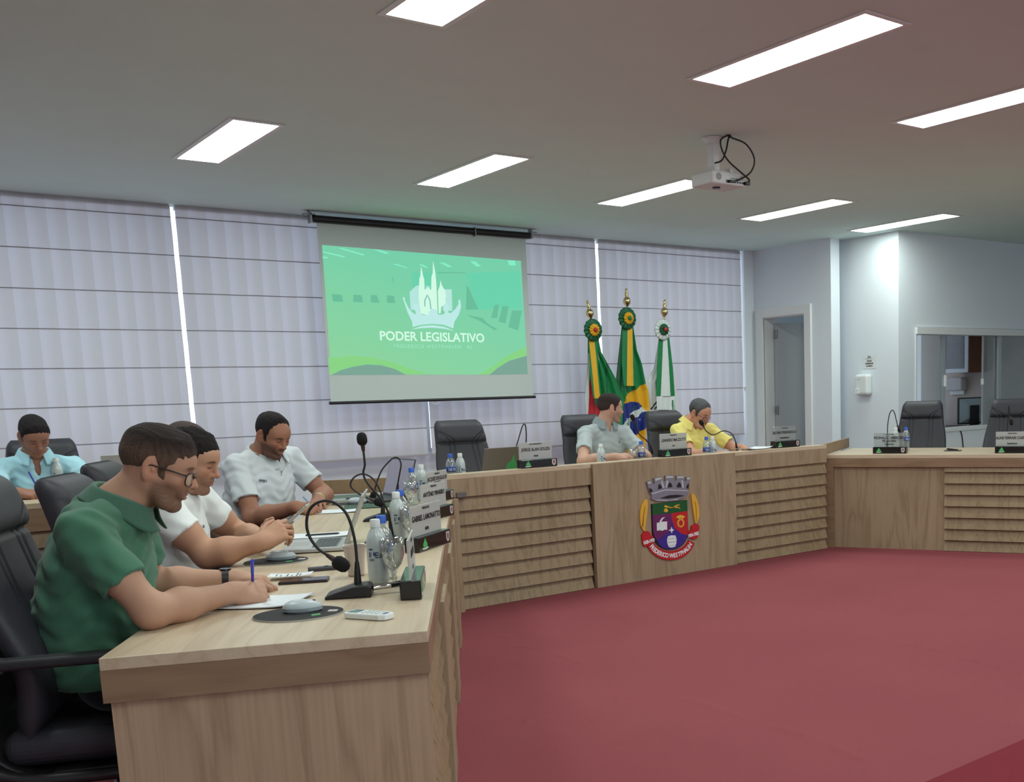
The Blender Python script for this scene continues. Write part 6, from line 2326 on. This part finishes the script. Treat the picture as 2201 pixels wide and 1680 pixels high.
        rb.build('neckband', sm_, root, smooth=True)
    # --- trousers and shoes
    T = o['trousers']
    pel = J['pelvis']
    hips = {s: pel + side * (.09 if s == 'L' else -.09) + np.array([0, 0, .0]) for s in 'LR'}
    kn = {s: hips[s] + fwd * .42 + side * (.05 if s == 'L' else -.05) + np.array([0, 0, -.01]) for s in 'LR'}
    an_ = {s: np.array([kn[s][0], kn[s][1], .10]) - fwd * .06 for s in 'LR'}
    pts = list(kn.values()) + list(an_.values()) + [pel]
    G = Field(np.min(pts, 0) - .2, np.max(pts, 0) + .2, .009)
    G.loft(pel + up * .03, pel - up * .02, side, .14 * fat, .095 * fat, .165 * fat, .115 * fat, .03)
    for s in 'LR':
        G.cone(hips[s] - up * .015, kn[s], .080 * fat, .064, .03)
        G.cone(kn[s], an_[s], .064, .045, .03)
    vs, fs = G.mesh()
    to_mesh('trousers', vs, fs, T, root, base)
    shp = MB()
    for s in 'LR':
        c = an_[s] + fwd * .06 - base
        Mx = frame(Vector((c[0], c[1], .045)), fwd, side)
        shoe = MB().ball((0, 0, 0), (.14, .048, .042), 20, 12)
        shoe.v = [tuple(Mx @ Vector(q)) for q in shoe.v]
        shoe.build('shoe', mat('shoe_leather', (34, 30, 28), .4), root, smooth=True)
    # --- hair
    hr = o['hair']
    hair_obj(root, base, O, R, sc, **hr)
    o['root'], o['base'], o['body'], o['shirt_obj'], o['fwd'], o['side'] = root, base, body, shirt, fwd, side
    return root


def glasses(o, O, frame_mat, lens=True, w=.052, hgt=.038, full=True, r=.0016, arms=True, drop=.0):
    R, sc, base, root = o['R'], o.get('hs', 1.0), o['base'], o['root']

    def P(x, y, z):
        return tuple(np.asarray(O) + sc * (np.array([x, y, z]) @ R) - base)
    m = MB()
    for s in (-1, 1):
        ring = []
        for i in range(29):
            a = 2 * math.pi * i / 28
            ca, sa = math.cos(a), math.sin(a)
            q = .72
            yy = w / 2 * math.copysign(abs(ca) ** q, ca)
            zz = hgt / 2 * math.copysign(abs(sa) ** q, sa)
            ring.append(P(.101 - abs(s * .034 + yy) ** 2 * 4.2, s * .034 + yy, -.001 - drop + zz))
        if full:
            m.tube(ring, r, 6, caps=False)
        else:
            m.tube(ring[:15], r, 6)
    m.tube([P(.104, -.009, .006 - drop), P(.107, 0, .009 - drop), P(.104, .009, .006 - drop)], r, 6)
    if arms:
        for s in (-1, 1):
            m.tube([P(.084, s * .060, .010 - drop), P(.06, s * .072, .011 - drop * .6), P(-.01, s * .081, .012), P(-.03, s * .083, .002)], r * 1.15, 6)
    g = m.build('glasses', frame_mat, root, smooth=True)
    if lens:
        for s in (-1, 1):
            pts = []
            for i in range(28):
                a = 2 * math.pi * i / 28
                ca, sa = math.cos(a), math.sin(a)
                yy = w / 2 * math.copysign(abs(ca) ** .72, ca)
                zz = hgt / 2 * math.copysign(abs(sa) ** .72, sa)
                pts.append(P(.101 - abs(s * .034 + yy) ** 2 * 4.2, s * .034 + yy, -.001 - drop + zz))
            MB().add(pts, [tuple(range(28))]).build('lens', glassy('lens_glass', (250, 252, 250), .95, .02, bodyw=.0), g)
    return g


def watch(o, s, wr, el, strap, face, name='watch', r=.031):
    a = nrm(np.asarray(wr) - np.asarray(el))
    c = np.asarray(wr) - a * .022 - o['base']
    x = nrm(np.cross(a, [0, 0, 1.]))
    y = np.cross(x, a)
    Mx = frame(Vector(c), x, y)
    wm = MB().lathe([(r, -.010), (r + .003, -.009), (r + .003, .009), (r, .010)], 28, 0, Mx)
    w = wm.build(name, strap, o['root'], smooth='auto')
    top = frame(Vector(c + (np.array([0, 0, 1.]) - a * a[2]) * (r + .004)), a, x)
    MB().lathe([(0, 0), (.017, 0), (.0175, .006), (.015, .008), (0, .008)], 20, 0, top).build('watch_face', face, w, smooth='auto')
    return w


def cloth_mat(name, rgb, rough=.85, sheen=.2):
    m = mat(name, rgb, rough, noise=.06, scale=25, spec=.2, bump=.35, bscale=900)
    m.node_tree.nodes['Principled BSDF'].inputs['Sheen Weight'].default_value = sheen
    return m

# ------------------------------------------------------------------ the seated people
def SP(px, py, s):
    return np.array(onpl(px, py, LP(s, 0, 0), EL))


def ZP(px, py, z):
    return np.array(onz(px, py, z))


def T3(t, s, z):
    return np.array(LP(s, t, z))


EN = np.array(NL)
EE = np.array(EL)
UP = np.array([0, 0, 1.])


def head_dir(yaw_toward_right, pitch, f=EN, l=EE):
    """facing direction: f turned towards the person's right (-l) by yaw, dropped by pitch (degrees)"""
    a, p = math.radians(yaw_toward_right), math.radians(pitch)
    d = f * math.cos(a) - l * math.sin(a)
    return d * math.cos(p) - UP * math.sin(p)


M_TROUSERS = cloth_mat('dark_trousers', (34, 35, 40))
M_JEANS = cloth_mat('navy_trousers', (44, 50, 66))

# man in the green polo
J = dict(head=T3(-.716, .50, 1.198), neck=T3(-.822, .50, 1.098), shR=T3(-.865, .315, 1.045), shL=T3(-.850, .685, 1.045),
         elR=T3(-.705, .265, .840), wrR=T3(-.556, .512, .836), elL=T3(-.845, .745, .840), wrL=T3(-.612, .79, .832), pelvis=T3(-.86, .50, .66),
         hdR=dict(x=EN * .70 + EE * .62 - UP * .12, z=UP * .75 - EE * .55 + EN * .30, pose=WRITE), hdL=dict(x=EN * .96 - EE * .22 - UP * .06, z=UP, pose=RELAX))
o1 = dict(R=rot_dir(head_dir(-7, 19)), tone=(186, 143, 119), hair_colour=(74, 52, 43), beard=.8, h=.0033, hs=.92,
          spine=[(T3(-.868, .5, 1.035), .150, .095), (T3(-.890, .5, .94), .182, .125), (T3(-.915, .5, .82), .178, .138), (T3(-.915, .5, .70), .184, .136), (T3(-.89, .5, .645), .190, .134)],
          shirt=cloth_mat('green_polo', (70, 118, 94)), trousers=M_TROUSERS, sleeve=.63, sleeve_r=.066, fold=.005, collar_mat=cloth_mat('green_collar', (72, 110, 92)), vneck=.10, cgap=14, cdrop=.045, hs_shirt=.0045, am=1.0,
          hair=dict(line=[(.092, .066), (.074, .056), (.052, .046), (.040, .028), (.030, .010), (.026, -.022), (.012, -.024), (.004, .020), (-.010, .036), (-.030, .026), (-.036, -.010), (-.040, -.055), (-.062, -.082), (-.12, -.085), (-.17, 0), (-.16, .2), (.16, .2), (.13, .08)],
                    thick=.003, top_thick=.009, colour=(44, 34, 31), side_colour=(98, 78, 67), quiff=.012, wave=.0022, h=.0026, fade=.070))
make_person('man in a green polo writing, wearing black-rimmed glasses, nearest the camera', J, o1)
glasses(o1, J['head'], mat('glasses_black', (26, 25, 28), .3), w=.052, hgt=.042, r=.0019, drop=.006)
watch(o1, 'L', J['wrL'], J['elL'], M_BLACKP, mat('watch_black', (18, 18, 20), .2))
P1J = J

# man in the white T-shirt
J = dict(head=T3(-.882, 1.55, 1.160), neck=T3(-.960, 1.56, 1.062), shR=T3(-.950, 1.355, 1.005), shL=T3(-.925, 1.745, 1.000),
         elR=ZP(446, 1193, .838), wrR=T3(-.628, 1.335, .875), elL=T3(-.80, 1.85, .845), wrL=T3(-.662, 1.58, .858), pelvis=T3(-1.00, 1.55, .61),
         hdR=dict(x=EN * .72 + EE * .45 + UP * .40, z=-EE * .72 + EN * .1 + UP * .62, pose=GRIP), hdL=dict(x=EN * .85 - EE * .25 + UP * .42, z=EE * .8 + UP * .35, pose=GRIP))
o2 = dict(R=rot_dir(head_dir(12, 17)), tone=(188, 142, 116), hair_colour=(40, 30, 28), beard=.42, h=.0036, arm=1.08, hs=.92,
          spine=[(T3(-.978, 1.55, .985), .150, .095), (T3(-.985, 1.55, .90), .182, .120), (T3(-.995, 1.55, .79), .172, .125), (T3(-1.00, 1.55, .68), .176, .125), (T3(-1.0, 1.55, .60), .182, .128)],
          shirt=cloth_mat('white_tshirt', (234, 238, 237)), trousers=M_JEANS, sleeve=.50, sleeve_r=.063, fold=.003, collar=False, vneck=0, hs_shirt=.005,
          hair=dict(line=[(.090, .078), (.070, .062), (.052, .050), (.042, .028), (.030, .010), (.026, -.014), (.012, -.016), (.004, .020), (-.010, .036), (-.030, .026), (-.038, -.010), (-.046, -.058), (-.062, -.078), (-.12, -.08), (-.17, 0), (-.16, .2), (.16, .2), (.13, .09)],
                    thick=.008, top_thick=.015, colour=(30, 24, 24), side_colour=(40, 32, 30), quiff=.020, wave=.0045, h=.0028))
make_person('man in a white T-shirt with swept-back dark hair holding a phone', J, o2)
P2J = J

# man in the white polo
J = dict(head=T3(-.922, 3.43, 1.196), neck=T3(-.985, 3.53, 1.095), shR=T3(-1.105, 3.36, 1.035), shL=T3(-.890, 3.735, 1.055),
         elR=T3(-1.015, 3.20, .775), wrR=T3(-.775, 3.06, .838), elL=T3(-.715, 3.70, .842), wrL=T3(-.715, 3.44, .836), pelvis=T3(-1.07, 3.55, .62),
         hdR=dict(x=EN * .92 + EE * .10 - UP * .18, z=UP * .75 - EE * .55, pose=WRITE), hdL=dict(x=-EE * .97 + EN * .10 - UP * .12, z=UP, pose=FLAT))
fw3 = nrm(np.cross((J['shL'] - J['shR']) * [1, 1, 0], UP))
o3 = dict(R=rot_dir(head_dir(38, 26)), tone=(162, 113, 90), hair_colour=(36, 27, 26), beard=.80, h=.0038, hs=.95, neck_r=.066, arm=1.12, fat=1.15,
          spine=[(T3(-1.005, 3.54, 1.02), .172, .11), (T3(-1.025, 3.54, .93), .208, .140), (T3(-1.045, 3.54, .81), .205, .150), (T3(-1.06, 3.55, .70), .208, .150), (T3(-1.065, 3.55, .61), .208, .148)],
          shirt=cloth_mat('white_polo', (216, 223, 226)), trousers=M_TROUSERS, sleeve=.66, sleeve_r=.065, fold=.0045, vneck=.12, vfwd=.035, cgap=16, cdrop=.05,
          hair=dict(line=[(.052, .130), (.054, .104), (.046, .078), (.042, .060), (.038, .032), (.030, .010), (.026, -.020), (.010, -.022), (.004, .020), (-.010, .036), (-.030, .026), (-.038, -.010), (-.046, -.055), (-.062, -.072), (-.12, -.075), (-.17, 0), (-.16, .2), (.07, .2)],
                    thick=.005, top_thick=.010, colour=(34, 28, 28), quiff=.004, wave=.0022, h=.003))
make_person('bearded man in a white polo leaning over and writing', J, o3)
watch(o3, 'L', J['wrL'], J['elL'], mat('gold_watch', (205, 180, 110), .25, .9), mat('watch_face_pale', (225, 215, 190), .2), r=.033)
P3J = J

# bald man, mostly hidden
J = dict(head=T3(-1.155, 2.60, 1.170), neck=T3(-1.22, 2.60, 1.06), shR=T3(-1.21, 2.41, .99), shL=T3(-1.20, 2.79, .99), elR=T3(-1.12, 2.36, .74), wrR=T3(-.92, 2.50, .69), elL=T3(-1.12, 2.84, .74), wrL=T3(-.92, 2.70, .69), pelvis=T3(-1.22, 2.60, .60),
         hdR=dict(x=EN, z=UP, pose=FLAT), hdL=dict(x=EN, z=UP, pose=FLAT))
o5 = dict(R=rot_dir(head_dir(5, 22)), tone=(150, 112, 96), hair_colour=(60, 54, 54), h=.005, hs=1.0,
          spine=[(T3(-1.225, 2.6, .975), .155, .10), (T3(-1.235, 2.6, .89), .185, .125), (T3(-1.24, 2.6, .78), .18, .13), (T3(-1.24, 2.6, .67), .182, .13), (T3(-1.23, 2.6, .6), .186, .13)],
          shirt=cloth_mat('grey_shirt', (120, 124, 130)), trousers=M_TROUSERS, hs_shirt=.007,
          hair=dict(line=HAIRLINE, thick=.003, top_thick=.0035, colour=(84, 70, 66), wave=.0006, h=.0035))
make_person('man hidden behind the others, only the crown of his cropped head showing', J, o5)

# man in light blue
FB, LB = np.array([0, -1., 0]), np.array([1., 0, 0])
J = dict(head=(1.048, 7.235, 1.222), neck=(1.050, 7.315, 1.105), shR=(.865, 7.30, 1.035), shL=(1.240, 7.285, 1.025), elR=(.795, 7.04, .925), wrR=(.885, 6.86, .922), elL=(1.32, 7.07, .915), wrL=(1.24, 6.86, .915), pelvis=(1.06, 7.36, .64),
         hdR=dict(x=(.80, -.50, -.10), z=(.1, -.45, .85), pose=WRITE), hdL=dict(x=(-.5, -.8, -.05), z=UP, pose=RELAX))
o4 = dict(R=rot_dir(head_dir(-7, 33, FB, LB), .06), tone=(158, 112, 92), hair_colour=(38, 32, 32), h=.0040, beard=.10, hs=.93,
          spine=[(np.array([1.052, 7.335, 1.01]), .155, .10), (np.array([1.055, 7.345, .92]), .182, .125), (np.array([1.06, 7.35, .80]), .178, .13), (np.array([1.06, 7.36, .70]), .18, .13), (np.array([1.06, 7.36, .62]), .185, .13)],
          shirt=cloth_mat('light_blue_polo', (172, 218, 232)), trousers=M_TROUSERS, vneck=.14, vfwd=.03, cgap=24, cdrop=.05, sleeve=.66, sleeve_r=.065, fold=.005,
          hair=dict(line=HAIRLINE, thick=.006, top_thick=.010, colour=(34, 29, 32), quiff=.003, wave=.002, h=.0032))
make_person('man in a light blue polo writing, alone at far left', J, o4)
P4J = J

# man in the grey polo
J = dict(head=(4.912, 6.83, 1.250), neck=(4.880, 6.865, 1.135), shR=(4.695, 6.87, 1.060), shL=(5.015, 6.80, 1.045), elR=(4.515, 6.66, .868), wrR=(4.655, 6.44, .898), elL=(5.085, 6.62, .868), wrL=(4.835, 6.43, .898), pelvis=(4.88, 6.93, .68),
         hdR=dict(x=(.92, -.25, -.02), z=(.05, -.45, .85), pose=CLASP), hdL=dict(x=(-.92, -.25, -.02), z=(0, -.3, .9), pose=CLASP))
o6 = dict(R=rot_dir(head_dir(-74, 4, FB, LB)), tone=(194, 152, 132), hair_colour=(56, 44, 40), h=.0040, beard=.40, hs=.93,
          spine=[(np.array([4.870, 6.875, 1.035]), .145, .10), (np.array([4.872, 6.88, .94]), .172, .125), (np.array([4.876, 6.90, .82]), .178, .125), (np.array([4.88, 6.92, .72]), .18, .13), (np.array([4.88, 6.93, .64]), .185, .13)],
          shirt=cloth_mat('grey_polo', (172, 182, 184)), collar_mat=cloth_mat('grey_collar', (140, 150, 154)), trousers=M_TROUSERS, vneck=.12, vfwd=.03, cgap=20, cdrop=.055, sleeve=.64, sleeve_r=.065, fold=.004,
          hair=dict(line=HAIRLINE, thick=.005, top_thick=.008, colour=(46, 36, 34), side_colour=(66, 52, 48), wave=.0018, h=.0032))
make_person('man in a pale grey polo with clasped hands, looking aside at the central bench', J, o6)

# man in the yellow polo
J = dict(head=(5.872, 6.875, 1.176), neck=(5.835, 6.965, 1.095), shR=(5.685, 6.95, 1.035), shL=(6.020, 6.92, 1.025), elR=(5.62, 6.68, .850), wrR=(5.76, 6.48, .850), elL=(6.135, 6.70, .855), wrL=(6.03, 6.52, .885), pelvis=(5.85, 7.06, .68),
         hdR=dict(x=(.75, -.6, 0), z=UP, pose=FLAT), hdL=dict(x=(-.2, -.9, -.15), z=(.15, -.2, .95), pose=RELAX))
o7 = dict(R=rot_dir(head_dir(-12, 24, FB, LB)), tone=(192, 140, 116), hair_colour=(70, 66, 66), h=.0040, stache=.85, brow=.8, hs=.95, fat=1.1, mouth=1.0,
          spine=[(np.array([5.840, 6.98, 1.015]), .150, .105), (np.array([5.842, 6.985, .925]), .184, .14), (np.array([5.846, 7.0, .81]), .192, .15), (np.array([5.85, 7.03, .71]), .19, .145), (np.array([5.85, 7.05, .64]), .19, .14)],
          shirt=cloth_mat('yellow_polo', (226, 210, 122)), trousers=M_TROUSERS, vneck=.12, vfwd=.03, cgap=18, cdrop=.05, sleeve=.66, sleeve_r=.065, fold=.004,
          hair=dict(line=[(.074, .096), (.062, .074), (.046, .058), (.038, .032), (.028, .010), (.024, -.014), (.010, -.018), (.004, .020), (-.010, .036), (-.030, .026), (-.038, -.010), (-.046, -.050), (-.062, -.066), (-.12, -.07), (-.17, 0), (-.16, .2), (.14, .2), (.11, .12)],
                    thick=.006, top_thick=.010, colour=(86, 86, 90), side_colour=(70, 68, 70), wave=.0016, h=.0032))
make_person('man in a yellow polo with glasses and moustache speaking into a microphone', J, o7)
glasses(o7, J['head'], mat('glasses_metal', (70, 66, 66), .3, .6), w=.048, hgt=.030, r=.0014, drop=.010)
P7J = J

# small printed marks on the shirts
from mathutils.bvhtree import BVHTree


def shirt_mark(o, px, py, body, size, mat_, right):
    me = o['shirt_obj'].data
    b = Vector(o['base'])
    bv = BVHTree.FromPolygons([v.co + b for v in me.vertices], [tuple(q.vertices) for q in me.polygons])
    hit = bv.ray_cast(Vector((0, 0, EYE)), Vector(ray(px, py)).normalized())
    if hit[0] is None:
        return
    n = hit[1].normalized()
    if n.dot(Vector(ray(px, py))) > 0:
        n = -n
    x = Vector(right)
    x = (x - n * x.dot(n)).normalized()
    text('chest_mark', body, size, mat_, o['root'], frame(hit[0] + n * .004 - b, x, n.cross(x)), .0012, 0.0)


M_MARK = mat('mark_grey', (74, 82, 86), .8)
shirt_mark(o3, 565, 1033, 'EMJO', .019, M_MARK, (.7, -.5, -.05))
shirt_mark(o2, 436, 1131, 'K', .014, M_MARK, (.7, -.5, 0))
shirt_mark(o6, 1331, 950, 'A', .024, mat('mark_slate', (90, 100, 110), .8), (1, 0, 0))

# things held in the hands
def stick(name, label, cat, a, b, r, m1, m2=None, tipr=.0012):
    a, b = Vector(a), Vector(b)
    t = thing(name, label, cat, a)
    d_ = b - a
    MB().tube([Vector((0, 0, 0)), d_ * .86, d_ * .97, d_], [r, r, r * .6, tipr], 10).build('pen_barrel', m1, t, smooth='auto')
    if m2:
        MB().tube([-d_.normalized() * .004, d_ * .30], [r * 1.2, r * 1.12], 10).build('pen_cap', m2, t, smooth='auto')
    return t


M_PENB = mat('pen_blue', (42, 56, 190), .3)
pt = o1['tipsR']
tip = (pt['index'] * .5 + pt['thumb'] * .5)
tip = np.array([tip[0], tip[1], ZL + .006])
top1 = SP(542, 1206, .50)
stick('ballpoint_pen', 'bright blue pen in the right hand of the man in the green polo', 'pen', top1, tip, .0042, M_PENB, mat('pen_blue_cap', (50, 66, 205), .3))
pt = o3['tipsR']
tip = pt['index'] * .5 + pt['thumb'] * .5
stick('ballpoint_pen', 'light blue pen in the hand of the man in the white polo', 'pen', SP(651, 1066, 3.05), (tip[0], tip[1], ZL + .006), .0042, mat('pen_pale', (150, 186, 216), .3), None)
pt = o4['tipsR']
tip = pt['index'] * .5 + pt['thumb'] * .5
stick('ballpoint_pen', 'blue pen in the hand of the man in light blue', 'pen', np.array([tip[0] - .05, tip[1] + .02, ZC + .15]), (tip[0], tip[1], ZC + .006), .0042, M_PENB, None)
# phone between the hands of the man in the white T-shirt
pc = (SP(612, 1130, 1.45) + SP(648, 1097, 1.45)) / 2
pd = nrm(SP(648, 1097, 1.45) - SP(612, 1130, 1.45))
nrmv = nrm(np.cross(EE, pd))
Mx = frame(Vector(pc), EE, pd)
pht = bpy.data.objects.new('smartphone', None)
COL.objects.link(pht)
pht.matrix_world = Mx
tag(pht, 'silver-edged smartphone held up in both hands by the man in the white T-shirt', 'phone')
MB().box(-.037, .037, -.075, .075, -.0045, .0045).build('phone_body', mat('phone_silver', (186, 184, 176), .3, .5), pht, bevel=.003)
MB().box(-.034, .034, -.071, .071, .0045, .005).build('phone_screen', mat('phone_glass', (30, 26, 30), .08), pht)
MB().box(-.03, -.008, .04, .07, -.0062, -.0045).build('phone_camera', M_BLACKP, pht, bevel=.001)

# lettering becomes plain meshes
dg = bpy.context.evaluated_depsgraph_get()
for o in [q for q in SC.objects if q.type == 'FONT']:
    me = bpy.data.meshes.new_from_object(o.evaluated_get(dg))
    n = bpy.data.objects.new(o.name.split('.')[0], me)
    COL.objects.link(n)
    n.parent = o.parent
    n.matrix_local = o.matrix_local.copy()
    bpy.data.objects.remove(o)
